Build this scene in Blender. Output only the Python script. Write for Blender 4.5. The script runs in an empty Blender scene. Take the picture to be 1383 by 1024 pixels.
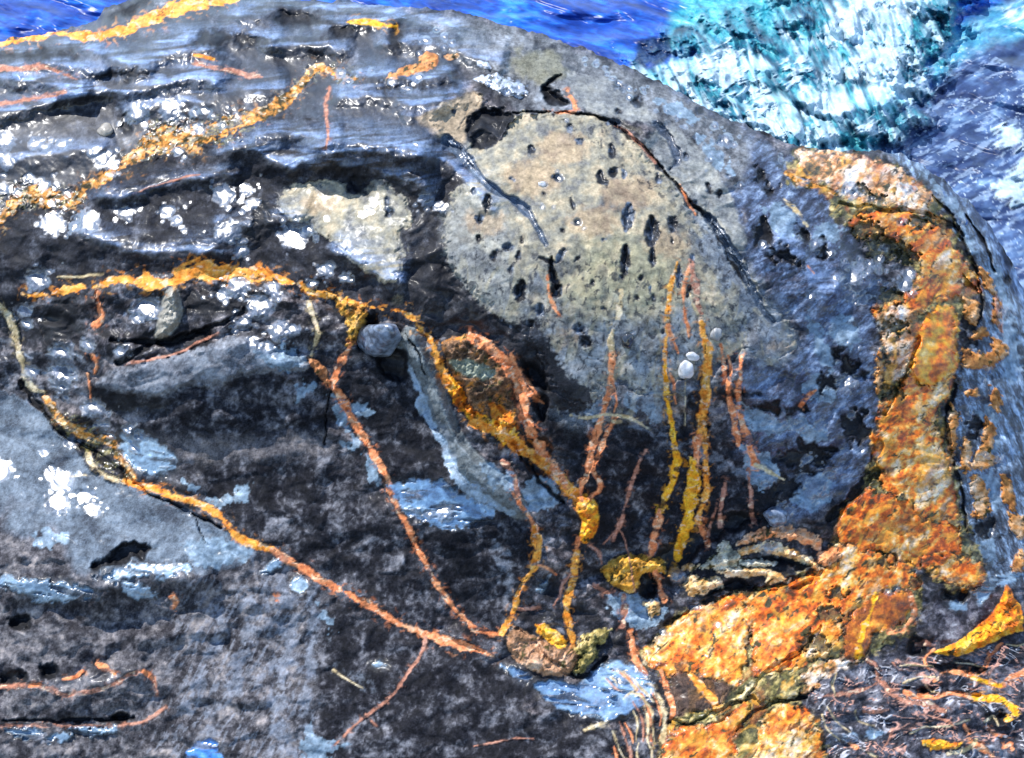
import bpy, math, random
import numpy as np

# ------------------------------------------------------------------ camera, sky, sun, exposure
S = bpy.context.scene
PW, PH, LENS = 1383.0, 1024.0, 50.0
PITCH, CAM_H = math.radians(38.0), 3.0
cam = bpy.data.cameras.new('camera'); cam.lens = LENS; cam.sensor_width = 36.0
cam.clip_start = 0.05; cam.clip_end = 20000.0
cam_o = bpy.data.objects.new('camera', cam); S.collection.objects.link(cam_o)
cam_o.location = (0, 0, CAM_H); cam_o.rotation_euler = (math.pi / 2 - PITCH, 0, 0)
S.camera = cam_o
SUN_AZ, SUN_EL = math.radians(-52.0), math.radians(56.0)      # azimuth from +Y, negative is to the left
sun_dir = (math.sin(SUN_AZ) * math.cos(SUN_EL), math.cos(SUN_AZ) * math.cos(SUN_EL), math.sin(SUN_EL))
W = bpy.data.worlds.new('World'); S.world = W; W.use_nodes = True
nt = W.node_tree; nt.nodes.clear()
sky = nt.nodes.new('ShaderNodeTexSky'); sky.sky_type = 'NISHITA'; sky.sun_disc = False
sky.sun_elevation = SUN_EL; sky.sun_rotation = SUN_AZ
sky.air_density = 1.0; sky.dust_density = 0.2; sky.ozone_density = 3.0
bg = nt.nodes.new('ShaderNodeBackground'); bg.inputs[1].default_value = 0.15
wo = nt.nodes.new('ShaderNodeOutputWorld')
nt.links.new(sky.outputs[0], bg.inputs[0]); nt.links.new(bg.outputs[0], wo.inputs[0])
sl = bpy.data.lights.new('sun', 'SUN'); sl.energy = 3.3; sl.angle = math.radians(0.53); sl.color = (1.0, 0.97, 0.93)
so = bpy.data.objects.new('sun', sl); S.collection.objects.link(so)
from mathutils import Vector
so.rotation_euler = Vector(sun_dir).to_track_quat('Z', 'Y').to_euler(); so.location = (-3, 2, 8)
S.view_settings.view_transform = 'Standard'; S.view_settings.look = 'None'
S.view_settings.exposure = 0.95; S.view_settings.gamma = 1.0; S.view_settings.use_curve_mapping = False
S.cycles.max_bounces = 5; S.cycles.sample_clamp_indirect = 4.0

# ------------------------------------------------------------------ numpy noise
def _hash(ix, iy, seed):
    h = (ix.astype(np.int64) * 374761393 + iy.astype(np.int64) * 668265263 + seed * 974634777) & 0x7fffffff
    h = ((h ^ (h >> 13)) * 1274126177) & 0x7fffffff
    return (h ^ (h >> 16)) & 0xffff
_ang = np.arange(65536) * (2 * math.pi * 0.61803398875)
_GX, _GY = np.cos(_ang).astype(np.float32), np.sin(_ang).astype(np.float32)
def perlin(x, y, seed=0):
    ix, iy = np.floor(x), np.floor(y)
    fx, fy = (x - ix).astype(np.float32), (y - iy).astype(np.float32)
    u = fx * fx * fx * (fx * (fx * 6 - 15) + 10); v = fy * fy * fy * (fy * (fy * 6 - 15) + 10)
    def g(dx, dy):
        k = _hash(ix + dx, iy + dy, seed)
        return _GX[k] * (fx - dx) + _GY[k] * (fy - dy)
    a = g(0, 0); b = g(1, 0); c = g(0, 1); d = g(1, 1)
    return (a + (b - a) * u + (c - a) * v + (a - b - c + d) * u * v) * 1.5
def fbm(x, y, octv=4, seed=0, gain=0.5):
    s, a, t = 0, 1.0, 0.0
    for k in range(octv):
        s = s + a * perlin(x * 2 ** k + 17.3 * k, y * 2 ** k - 9.1 * k, seed + k); t += a; a *= gain
    return s / t * 1.6
def sst(a, b, x):
    t = np.clip((x - a) / (b - a), 0, 1); return t * t * (3 - 2 * t)
def smooth(pts, n=5, extra=None):
    """Catmull-Rom through the points; extra (widths) goes along."""
    p = np.array(pts, float)
    e = np.array(extra, float) if extra is not None else np.ones(len(p))
    if len(p) < 3:
        return p, e
    q = np.vstack([2 * p[0] - p[1], p, 2 * p[-1] - p[-2]])
    out, ew = [], []
    for i in range(len(p) - 1):
        a, b, c, d = q[i], q[i + 1], q[i + 2], q[i + 3]
        for k in range(n):
            t = k / n
            out.append(0.5 * (2 * b + (c - a) * t + (2 * a - 5 * b + 4 * c - d) * t * t + (3 * b - a - 3 * c + d) * t ** 3))
            ew.append(e[i] * (1 - t) + e[i + 1] * t)
    out.append(p[-1]); ew.append(e[-1])
    return np.array(out), np.array(ew)

cp, sp = math.cos(PITCH), math.sin(PITCH)
def rays(U, V):
    x = (U - PW / 2) / PW * 36.0 / LENS; y = -(V - PH / 2) / PW * 36.0 / LENS
    return np.stack([x, y * sp + cp, y * cp - sp], -1)

# ------------------------------------------------------------------ a sheet of surface with colour, wetness, height and region ids
class Sheet:
    def __init__(s, U, V):
        s.U, s.V = U, V
        s.col = np.zeros(U.shape + (3,), np.float32); s.wet = np.zeros(U.shape, np.float32)
        s.h = np.zeros(U.shape, np.float64); s.rid = np.zeros(U.shape, np.int32); s.pid = np.zeros(U.shape, np.int32)
        s.vlo, s.vhi = V.min(1), V.max(1)
    def win(s, x0, y0, x1, y1):
        c = np.where((s.U[0] >= x0) & (s.U[0] <= x1))[0]
        if len(c) == 0: return (slice(0, 0), slice(0, 0))
        sub = s.V[:, c[0]:c[-1] + 1]
        r = np.where((sub.max(1) >= y0) & (sub.min(1) <= y1))[0]
        if len(r) == 0: return (slice(0, 0), slice(0, 0))
        return (slice(r[0], r[-1] + 1), slice(c[0], c[-1] + 1))
    def poly(s, pts, pad=14, curve=True, rough=3.0, scale=11.0, seed=0):
        """signed distance in photo pixels, positive inside, edges roughened by noise"""
        p = np.array(pts, float); pad = max(pad, rough * 1.6 + 26)
        if curve and len(p) > 3:
            q, _ = smooth(np.vstack([p, p[:1]]), 3); p = q[:-1]
        w = s.win(p[:, 0].min() - pad, p[:, 1].min() - pad, p[:, 0].max() + pad, p[:, 1].max() + pad)
        if w is None: return None, None
        x, y = s.U[w], s.V[w]
        d = np.full(x.shape, 1e9); ins = np.zeros(x.shape, bool)
        n = len(p)
        for i in range(n):
            a, b = p[i], p[(i + 1) % n]
            ex, ey = b - a; L = ex * ex + ey * ey + 1e-9
            t = np.clip(((x - a[0]) * ex + (y - a[1]) * ey) / L, 0, 1)
            d = np.minimum(d, (x - a[0] - t * ex) ** 2 + (y - a[1] - t * ey) ** 2)
            if a[1] != b[1]:
                c = ((a[1] <= y) & (b[1] > y)) | ((b[1] <= y) & (a[1] > y))
                ins ^= c & (x < ex * (y - a[1]) / (b[1] - a[1]) + a[0])
        sd = np.where(ins, 1, -1) * np.sqrt(d)
        if rough: sd = sd + rough * fbm(x / scale, y / scale, 4, 50 + seed)
        return w, sd
    def line(s, pts, wid=1.0, pad=20, rough=0.25, seed=0, n=5):
        """returns window, (width - distance), side (+ below/right of travel), t along"""
        e = wid if isinstance(wid, (list, tuple)) else [wid] * len(pts)
        p, e = smooth(pts, n, e)
        m = pad + e.max()
        w = s.win(p[:, 0].min() - m, p[:, 1].min() - m, p[:, 0].max() + m, p[:, 1].max() + m)
        if w is None: return None, None, None, None
        x, y = s.U[w], s.V[w]
        if rough:
            x0, y0 = x, y; x = x0 + rough * 8 * fbm(x0 / 22, y0 / 22, 4, 70 + seed); y = y0 + rough * 8 * fbm(x0 / 22, y0 / 22, 4, 90 + seed)
        best = np.full(x.shape, 1e9); ww = np.ones(x.shape); sg = np.ones(x.shape); tt = np.zeros(x.shape)
        for i in range(len(p) - 1):
            a, b = p[i], p[i + 1]; ex, ey = b - a; L = ex * ex + ey * ey + 1e-9
            t = np.clip(((x - a[0]) * ex + (y - a[1]) * ey) / L, 0, 1)
            rx, ry = x - a[0] - t * ex, y - a[1] - t * ey
            d = rx * rx + ry * ry; k = d < best
            best = np.where(k, d, best); ww = np.where(k, e[i] * (1 - t) + e[i + 1] * t, ww)
            sg = np.where(k, np.sign(ex * ry - ey * rx), sg); tt = np.where(k, (i + t) / (len(p) - 1), tt)
        dist = np.sqrt(best)
        if rough: ww = ww * (1 + rough * 1.9 * fbm(s.U[w] / 24, s.V[w] / 24, 3, 110 + seed))
        return w, ww - dist, sg * dist, tt
    def paint(s, w, m, c, wet=None):
        if w is None: return
        m = np.clip(m, 0, 1)
        c = np.asarray(c, np.float32)
        s.col[w] += (c - s.col[w]) * m[..., None].astype(np.float32)
        if wet is not None: s.wet[w] += ((wet - s.wet[w]) * m).astype(np.float32)
    def nz(s, w, su, sv=None, octv=4, seed=0, rot=0.0):
        x, y = s.U[w], s.V[w]; sv = sv or su
        if rot:
            c, k = math.cos(rot), math.sin(rot); x, y = x * c + y * k, -x * k + y * c
        x, y = x / su, y / sv
        wx = perlin(x * .9 + 31.7, y * .9, seed + 911); wy = perlin(x * .9, y * .9 - 12.9, seed + 577)
        return fbm(x + .55 * wx, y + .55 * wy, octv, seed)

def ramp(t, stops):
    xs = [q[0] for q in stops]
    return np.stack([np.interp(t, xs, [q[1][k] for q in stops]) for k in range(3)], -1)

# ------------------------------------------------------------------ the outcrop's sheet: columns across, rows from the skyline down
SIL = [(-900, 260), (-500, 150), (-150, 80), (0, 57), (60, 46), (125, 31), (145, 12), (200, -6), (280, -16), (360, -14), (410, 0), (500, 6),
       (600, 16), (660, 27), (700, 38), (750, 55), (800, 72), (850, 92), (880, 106), (910, 122), (960, 150), (1010, 174), (1050, 190),
       (1090, 200), (1130, 203), (1190, 207), (1240, 222), (1290, 260), (1340, 312), (1383, 392), (1450, 520), (1600, 700), (2000, 1000), (2500, 1200)]
def sil(u):
    p, _ = smooth(SIL, 6); return np.interp(u, p[:, 0], p[:, 1])
uin = np.arange(-42, 1426, 1.5)
gl = -42 - np.cumsum(np.geomspace(4, 120, 16)); gr = 1425 + np.cumsum(np.geomspace(4, 120, 16))
ucol = np.concatenate([gl[::-1], uin, gr])
NV = 690
sv = np.concatenate([np.linspace(0, 1, NV) ** 1.06, 1 + np.cumsum(np.geomspace(0.004, 0.09, 14))])
vs = sil(ucol) + 1.6 * fbm(ucol / 23, ucol * 0, 4, 5) + 3 * fbm(ucol / 90, ucol * 0 + 3, 2, 6)
vbot = np.maximum(1034, vs + 60)
U = np.repeat(ucol[None, :], len(sv), 0)
V = vs[None, :] + sv[:, None] * (vbot - vs)[None, :]
R = Sheet(U, V)
CTRL = [  # photo x, y, height in metres
 (-600,200,.62),(-600,500,.36),(-600,900,.0),(-600,1200,-.25),(-100,1200,-.3),(300,1200,-.3),(700,1200,-.25),(1100,1200,-.25),(1500,1200,-.35),(1900,1100,-.55),(1900,700,-.3),
 (0,1000,-.06),(0,860,.06),(0,790,.17),(0,680,.24),(0,560,.30),(0,480,.44),(0,400,.60),(0,300,.75),(0,200,.84),(0,100,.91),(0,60,.92),
 (150,1000,-.06),(150,870,.06),(150,790,.17),(150,690,.25),(150,600,.31),(150,520,.50),(150,400,.68),(150,300,.80),(150,180,.91),(150,60,.98),
 (300,1000,-.04),(300,880,.05),(300,780,.18),(300,700,.26),(300,640,.33),(300,520,.56),(300,460,.66),(300,380,.74),(300,270,.87),(300,140,1.0),(300,20,1.04),
 (450,1000,-.02),(450,880,.07),(450,800,.15),(450,700,.28),(450,600,.42),(450,500,.60),(450,420,.74),(450,300,.90),(450,180,1.0),(450,90,1.06),(450,20,1.08),
 (600,1000,0.0),(600,900,.06),(600,820,.13),(600,720,.30),(600,640,.42),(600,540,.58),(600,440,.76),(600,330,.92),(600,200,1.03),(600,100,1.09),(600,25,1.1),
 (760,1000,.0),(760,920,.03),(760,860,.08),(760,740,.26),(760,620,.47),(760,520,.65),(760,420,.82),(760,300,.97),(760,180,1.06),(760,100,1.09),(760,70,1.09),
 (920,1000,.0),(920,900,.06),(920,820,.09),(920,740,.20),(920,640,.40),(920,540,.60),(920,430,.78),(920,310,.92),(920,220,.99),(920,140,1.02),
 (1080,1000,.0),(1080,880,.07),(1080,780,.14),(1080,690,.26),(1080,580,.45),(1080,470,.64),(1080,360,.79),(1080,260,.88),(1080,205,.90),
 (1240,1000,-.05),(1240,880,.0),(1240,780,.09),(1240,690,.22),(1240,580,.38),(1240,470,.54),(1240,360,.67),(1240,280,.75),(1240,230,.77),
 (1383,1000,-.12),(1383,880,-.06),(1383,780,.0),(1383,690,.09),(1383,580,.22),(1383,480,.36),(1383,400,.45)]
def tps(ctrl, X, Y, lam=1e-3):
    c = np.array(ctrl, float); p = c[:, :2] / 1000; n = len(p)
    f = lambda r2: 0.5 * r2 * np.log(r2 + 1e-12)
    D = ((p[:, None] - p[None]) ** 2).sum(-1); A = np.zeros((n + 3, n + 3))
    A[:n, :n] = f(D) + lam * np.eye(n); A[:n, n] = 1; A[:n, n + 1:] = p; A[n:, :n] = A[:n, n:].T
    b = np.zeros(n + 3); b[:n] = c[:, 2]; s = np.linalg.solve(A, b)
    out = s[n] + s[n + 1] * X / 1000 + s[n + 2] * Y / 1000
    for k in range(n): out += s[k] * f((X / 1000 - p[k, 0]) ** 2 + (Y / 1000 - p[k, 1]) ** 2)
    return out
R.h[:] = np.maximum(tps(CTRL, U, V), -0.6)
ALL = (slice(None), slice(None))

# ------------------------------------------------------------------ who stands where: the rock masses
ROCKS = [   # key, name, label, category, outline
 ('dome', 'rock_dome', 'smooth grey rock dome with pale tan face and black hollows, highest of the outcrop', None),
 ('ledges', 'rock_ledge', 'dark wet rippled rock ledges running to the blue sea behind the glistening vein',
  [(-1200,-200),(640,-200),(640,60),(560,95),(440,92),(400,130),(300,165),(200,190),(160,225),(110,262),(60,280),(0,300),(-1200,330)]),
 ('shelf', 'rock_shelf', 'wet black rock shelf scattered with white sun glints, above the arched orange vein',
  [(-1200,330),(0,300),(60,280),(110,262),(160,225),(200,190),(300,165),(400,130),(440,92),(560,95),(612,105),(572,150),(600,185),(617,215),(597,285),(575,340),(560,425),(506,416),(448,400),(393,381),(334,369),(271,365),(222,383),(153,380),(66,398),(-1200,420)]),
 ('block', 'rock_block', 'broad dark mottled rock face with a grey band, enclosed by orange veins',
  [(-1200,420),(66,398),(153,380),(222,383),(271,365),(334,369),(393,381),(448,400),(475,440),(448,522),(478,570),(530,668),(568,748),(620,828),(645,852),(672,889),(617,870),(520,831),(450,790),(368,743),(285,689),(181,654),(90,590),(33,510),(0,450),(-1200,450)]),
 ('slab', 'rock_slab', 'low blue grey rock slab with a crumbled brown front in the near corner',
  [(-1200,450),(0,470),(40,530),(100,600),(181,654),(285,689),(368,743),(430,790),(445,850),(440,1600),(-1200,1600)]),
 ('foot', 'rock_slope', 'black rock slope below the long straight orange vein, one thin pink vein crossing it',
  [(430,785),(450,790),(520,831),(617,870),(670,889),(720,910),(780,925),(820,960),(830,1600),(440,1600),(445,850)]),
 ('face', 'rock_wall', 'dark rock wall with a slanting grey green rib and a blue pool on it',
  [(448,522),(470,500),(554,428),(582,459),(617,549),(693,598),(763,654),(808,690),(800,725),(780,727),(773,863),(690,880),(645,852),(568,748),(530,668),(478,570)]),
 ('ridge', 'rock_ridge', 'blue grey wet rock ridge sloping to the sea beside the golden seam',
  [(1150,202),(1190,190),(1230,238),(1260,262),(1310,350),(1325,395),(1300,420),(1292,500),(1275,560),(1300,690),(1330,765),(1390,770),(2600,900),(2600,0),(1190,100)]),
 ('folds', 'folded_rock', 'dark folded rock laced with pink and yellow veins, right of the golden seam',
  [(1105,1600),(1105,985),(1075,945),(1100,910),(1220,860),(1245,830),(1240,775),(1290,798),(1332,788),(1390,770),(2600,900),(2600,1600)]),
 ('seam', 'quartz_seam', 'rust and gold stained quartz seam, broad and curving down through the dark rock',
  [(1070,205),(1100,201),(1180,213),(1230,238),(1260,262),(1300,335),(1325,385),(1325,400),(1302,420),(1293,470),(1290,520),(1275,560),(1287,620),(1300,690),(1330,760),(1332,788),(1290,797),(1240,775),(1245,830),(1220,860),(1160,890),(1100,910),(1075,945),(1105,985),(1112,1100),(885,1100),(890,1000),(905,970),(903,915),(862,885),(880,860),(900,842),(960,812),(1050,790),(1110,762),(1128,700),(1165,655),(1182,590),(1190,520),(1186,440),(1178,415),(1215,395),(1235,360),(1195,320),(1145,310),(1100,255),(1060,235)]),
]
RK = {r[0]: i for i, r in enumerate(ROCKS)}
for key, nm, lab, out in ROCKS:
    if out is None: continue
    w, sd = R.poly(out, rough=2.0)
    R.rid[w] = np.where(sd > 0, RK[key], R.rid[w])
PARTS = [None]
def part(name, rock, label=None, top=None):
    PARTS.append(dict(name=name, rock=rock, label=label, top=top)); return len(PARTS) - 1
def mark(w, m, pid):
    R.pid[w] = np.where(m, pid, R.pid[w])

# ------------------------------------------------------------------ base colour: dark mottled rock
n1 = R.nz(ALL, 70, 50, 4, 1); n2 = R.nz(ALL, 26, 20, 4, 2); n3 = R.nz(ALL, 9, 8, 4, 3); n4 = R.nz(ALL, 3.6, 3.4, 2, 4)
tone = 0.44 + 0.45 * n1 + 0.52 * n2 + 0.30 * n3 + 0.16 * n4
DARK = [(0, (.009, .009, .011)), (.35, (.020, .019, .022)), (.6, (.060, .056, .060)), (.85, (.14, .13, .13)), (1.1, (.24, .22, .215))]
R.col[:] = ramp(tone, DARK); R.wet[:] = 0.3
brown = sst(-.1, .5, R.nz(ALL, 60, 30, 3, 8))[..., None] * 0.45
R.col[:] = R.col * (1 - brown) + R.col * np.array([1.25, .98, .82]) * brown
relief = np.full(U.shape, 1.0)

def region(pts, stops, amp=(.3, .3, .2), scales=(50, 18, 6), mid=.5, wet=.3, edge=2.0, rough=4, scale=11, seed=0, aniso=1.0, rot=0, op=1.0, rel=None):
    """repaint an area with its own mottled ramp"""
    w, sd = R.poly(pts, rough=rough, scale=scale, seed=seed)
    if w is None: return None, None
    t = mid + sum(a * R.nz(w, k * aniso, k, 3, 200 + seed * 7 + i, rot) for i, (a, k) in enumerate(zip(amp, scales)))
    m = sst(-edge, edge, sd) * op
    R.paint(w, m, ramp(t, stops), wet)
    if rel is not None: relief[w] += (rel - relief[w]) * m
    return w, sd

GREYBLUE = [(0, (.035, .045, .06)), (.4, (.11, .14, .175)), (.7, (.20, .245, .29)), (1.1, (.36, .42, .48))]
BLUEDARK = [(0, (.012, .014, .024)), (.4, (.04, .05, .085)), (.7, (.10, .13, .21)), (1.1, (.30, .37, .50))]
GREY = [(0, (.05, .05, .053)), (.4, (.12, .12, .125)), (.7, (.22, .22, .22)), (1.1, (.38, .38, .37))]
TAN = [(-.1, (.11, .105, .10)), (.2, (.18, .168, .14)), (.42, (.27, .245, .18)), (.6, (.35, .305, .21)), (.8, (.47, .385, .25)), (1.1, (.57, .45, .31))]
TANGREY = [(0, (.12, .12, .115)), (.4, (.23, .225, .20)), (.7, (.34, .325, .27)), (1.1, (.48, .45, .36))]
BROWNGREY = [(0, (.022, .020, .022)), (.35, (.07, .063, .063)), (.6, (.15, .135, .13)), (.85, (.25, .215, .195)), (1.1, (.36, .31, .27))]
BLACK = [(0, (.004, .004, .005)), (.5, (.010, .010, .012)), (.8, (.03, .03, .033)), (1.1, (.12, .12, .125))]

# ledges and shelf: near-black wet rock with soft grey clouds
region([(-60,40),(300,0),(430,-20),(620,60),(600,200),(610,300),(560,430),(440,400),(330,370),(150,378),(-60,400)], [(0,(.006,.006,.008)),(.45,(.018,.018,.022)),(.75,(.075,.074,.08)),(1.1,(.22,.22,.23))], wet=.22, mid=.36, seed=1, rel=.6)
# rock right of the dome and the ridge, blue sky sheen painted in
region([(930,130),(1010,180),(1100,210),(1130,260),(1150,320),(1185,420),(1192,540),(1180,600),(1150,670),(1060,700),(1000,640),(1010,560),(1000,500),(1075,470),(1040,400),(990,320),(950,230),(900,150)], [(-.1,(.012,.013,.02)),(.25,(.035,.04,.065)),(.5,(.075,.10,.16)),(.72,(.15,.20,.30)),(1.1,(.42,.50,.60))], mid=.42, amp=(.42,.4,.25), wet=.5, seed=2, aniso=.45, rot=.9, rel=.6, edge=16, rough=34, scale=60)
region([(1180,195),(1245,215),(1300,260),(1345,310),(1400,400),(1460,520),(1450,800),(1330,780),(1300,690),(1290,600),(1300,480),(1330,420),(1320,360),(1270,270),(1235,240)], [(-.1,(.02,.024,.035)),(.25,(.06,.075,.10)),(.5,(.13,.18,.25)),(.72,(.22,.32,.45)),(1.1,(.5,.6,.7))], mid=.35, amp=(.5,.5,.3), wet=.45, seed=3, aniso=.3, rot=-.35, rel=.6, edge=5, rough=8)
# crest of the dome
region([(600,20),(700,40),(800,75),(880,108),(960,150),(1010,180),(1000,260),(930,220),(880,170),(800,150),(700,150),(660,100),(600,70)], [(-.1,(.02,.02,.023)),(.3,(.09,.088,.085)),(.55,(.17,.165,.155)),(.8,(.26,.26,.25)),(1.1,(.4,.41,.42))], mid=.45, amp=(.36,.36,.25), wet=.3, seed=4, rel=.5, edge=10, rough=10, scale=25)
region([(700,70),(745,68),(762,95),(740,112),(715,108),(692,92)], [(0,(.10,.095,.06)),(.5,(.18,.17,.11)),(1,(.27,.24,.16))], wet=.3, seed=5, rel=.4, edge=9, rough=14, scale=18, op=.8)
region([(765,98),(830,110),(870,140),(880,165),(800,152),(775,140)], TANGREY, mid=.33, wet=.3, seed=6, rel=.4)
# lower left slab top, reflected sky blue mixed into its colour
region([(-60,500),(40,545),(95,600),(135,645),(180,658),(245,684),(300,712),(348,745),(310,768),(270,775),(210,770),(150,790),(90,790),(40,790),(-60,775)], [(0,(.045,.055,.07)),(.4,(.115,.14,.165)),(.7,(.175,.205,.23)),(1.1,(.33,.38,.42))], mid=.40, wet=.2, seed=7, amp=(.42,.34,.2), scales=(80,30,9), rel=.5)
# its crumbled front
region([(-60,700),(0,700),(70,715),(110,770),(220,785),(300,770),(350,745),(400,765),(430,800),(420,900),(440,1100),(-60,1100)], BROWNGREY, mid=.38, wet=.12, seed=8, rel=1.0, rough=34, scale=60, edge=18, amp=(.4,.42,.3))
# chalky streaks
w, sd = R.poly([(240,800),(330,770),(420,790),(440,860),(430,960),(420,1050),(180,1050),(230,900)], pad=40, rough=40, scale=45)
st = R.nz(w, 40, 7, 4, 31, -1.05) + .5 * R.nz(w, 9, 6, 3, 32)
R.paint(w, sst(.05, .55, st) * sst(-30, 40, sd) * .5, (.28, .28, .29), .12)
# black wall faces
for k, (pts, mid) in enumerate([
    ([(135,545),(260,525),(420,500),(440,530),(455,590),(480,640),(530,700),(560,760),(600,820),(560,840),(450,785),(360,735),(290,690),(240,640),(190,590)], .40),
    ([(470,500),(545,465),(565,520),(600,610),(590,650),(520,660),(490,590),(455,530)], .26),
    ([(560,710),(640,715),(715,705),(720,760),(690,830),(650,850),(600,800),(570,740)], .30),
    ([(450,800),(560,860),(690,900),(720,960),(830,990),(830,1100),(440,1100),(420,900)], .33),
    ([(720,540),(800,560),(880,570),(1000,600),(1060,640),(1040,720),(960,790),(870,740),(800,720),(770,640)], .24)]):
    region(pts, [(0,(.008,.008,.010)),(.4,(.021,.020,.023)),(.62,(.07,.066,.068)),(.85,(.15,.14,.14)),(1.1,(.25,.235,.23))], mid=mid, wet=.12, seed=10 + k, edge=14, rough=26, scale=50, amp=(.42,.50,.36), scales=(64, 25, 7), rel=.6)
region([(200,590),(330,590),(440,585),(440,612),(330,622),(230,620)], BROWNGREY, mid=.6, wet=.1, seed=16, edge=12, op=.6)
# grey band on the block
GB = [(134,506),(165,500),(195,487),(261,473),(313,456),(348,462),(420,490),(412,500),(382,504),(330,506),(300,520),(257,522),(209,538),(167,532),(130,522)]
w, sd = region(GB, GREY, mid=.52, wet=.25, seed=17, rough=5, rel=.7); mark(w, sd > 0, part('grey_band', 'block', 'pale grey band across the dark rock'))
R.h[w] += .012 * sst(-1, 8, sd)
# greenish rib
RIB = [(533,458),(552,440),(566,446),(578,470),(596,508),(610,549),(624,584),(645,612),(693,655),(716,692),(704,702),(680,690),(645,664),(617,636),(603,600),(582,560),(565,511),(546,483)]
w, sd = region(RIB, [(0,(.07,.075,.07)),(.5,(.15,.16,.15)),(.8,(.21,.22,.205)),(1.1,(.3,.31,.3))], mid=.45, wet=.3, seed=18, rough=2, rel=.4)
mark(w, sd > 0, part('rock_rib', 'face', 'smooth slanting grey green rib')); R.h[w] += .03 * sst(-2, 14, sd)
w, m, s_, t = R.line([(538,470),(560,510),(575,550),(592,590),(604,620),(622,648),(650,672),(690,694)], [2,4,5,5,6,9,9,5], rough=.6, seed=4)
R.paint(w, sst(-1, 1, m), (.28, .36, .43), .5)

# dark folded rock
region([(1105,1060),(1110,985),(1085,945),(1110,915),(1220,865),(1250,800),(1300,805),(1350,800),(1430,800),(1430,1060)], [(0,(.012,.011,.014)),(.35,(.04,.038,.044)),(.6,(.11,.10,.108)),(.85,(.19,.18,.185)),(1.1,(.32,.31,.31))], mid=.42, wet=.25, seed=75, edge=6, rel=.9, amp=(.4,.4,.3))
w, sd = R.poly([(1105,1060),(1110,985),(1085,945),(1110,915),(1250,880),(1430,870),(1430,1060)], rough=5)
n_a = R.nz(w, 70, 34, 3, 33, .15); n_b = R.nz(w, 34, 22, 3, 36, -.2)
fl = np.abs((n_a * 2.0) % 1 - .5); f2 = np.abs((n_b * 1.3) % 1 - .5)                     # looping quartz threads that follow the folds
q = np.maximum(sst(.13, .02, fl), sst(.10, .02, f2)) * sst(0, 10, sd) * sst(-.35, .05, R.nz(w, 30, 22, 3, 34))
R.h[w] += .012 * n_a * sst(0, 14, sd) + .003 * q
tk = R.nz(w, 40, 40, 2, 37)[..., None]; R.paint(w, q * .95, np.where(tk > .05, np.array([.60,.32,.24]), np.array([.58,.54,.52])), .3)
# sky sheen painted as pale blue grey smears, and light streaks
w, sd = R.poly([(-80,40),(300,-40),(640,30),(650,110),(560,200),(400,160),(200,200),(100,255),(-80,300)], rough=10)
relief[w] *= 1 - .6 * sst(-20, 20, sd); R.wet[w] = np.maximum(R.wet[w], .5 * sst(-20, 20, sd))
SHEEN = [[(1130,420),(1160,440),(1150,470),(1120,450)],[(1090,420),(1110,450),(1130,490),(1115,500),(1095,460)],[(1110,300),(1140,310),(1130,330),(1100,320)],[(1100,500),(1130,520),(1120,545),(1085,530)],[(1320,560),(1345,540),(1350,600),(1335,610)],[(1345,440),(1370,430),(1378,500),(1360,520)],[(1280,300),(1300,310),(1320,345),(1305,340)],[(1330,350),(1352,370),(1365,420),(1350,410)],[(1240,225),(1280,262),(1300,290),(1285,285),(1255,250)],[(940,180),(970,200),(990,235),(965,225)],[(880,130),(920,140),(950,165),(915,160)],[(760,480),(790,490),(800,515),(770,520)],[(700,430),(715,425),(722,445),(705,450)],[(840,530),(870,535),(880,550),(850,552)],[(450,535),(470,545),(500,552),(495,562),(475,560),(470,580),(455,570)],[(462,598),(482,588),(490,596),(478,606)],[(493,606),(503,622),(515,645),(505,652),(497,632)],[(278,674),(310,668),(335,652),(332,675),(300,684)],[(245,648),(272,660),(260,668)],[(402,520),(424,518),(420,530),(402,538)],
 [(720,640),(745,648),(755,675),(742,690),(718,692),(705,665)],[(650,622),(690,640),(700,662),(678,662),(655,645)],[(426,812),(440,828),(452,852),(440,846)],[(420,975),(436,1000),(470,1006),(450,1015),(420,1030),(405,1010)],[(60,715),(90,722),(85,735),(55,740),(40,728)],[(240,735),(300,725),(345,745),(300,766),(262,760)],[(345,485),(360,470),(400,470),(410,490),(380,500)],
 [(985,540),(1010,550),(1050,565),(1075,575),(1040,585),(1000,570)],[(1030,280),(1060,275),(1080,300),(1065,320),(1042,310)],[(1000,600),(1030,610),(1050,640),(1030,660),(1005,640)],[(760,520),(800,530),(820,560),(790,560)],[(860,525),(885,530),(900,560),(880,570)],[(1060,560),(1100,570),(1120,590),(1090,600)],[(1310,740),(1335,720),(1345,750),(1330,770)],[(1060,655),(1110,640),(1125,665),(1100,690),(1070,680)],[(1310,650),(1345,640),(1355,680),(1330,690)],[(815,810),(850,800),(890,815),(900,835),(870,850),(835,835)]]
for k, p in enumerate(SHEEN):
    w, sd = R.poly(p, rough=9, scale=12, seed=220 + k)
    R.paint(w, sst(-1.5, 1.5, sd) * .85, ramp(.5 + .5 * R.nz(w, 16, 12, 3, 2200 + k), [(0,(.07,.11,.15)),(.5,(.19,.27,.34)),(1,(.40,.50,.57))]), .35)
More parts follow.
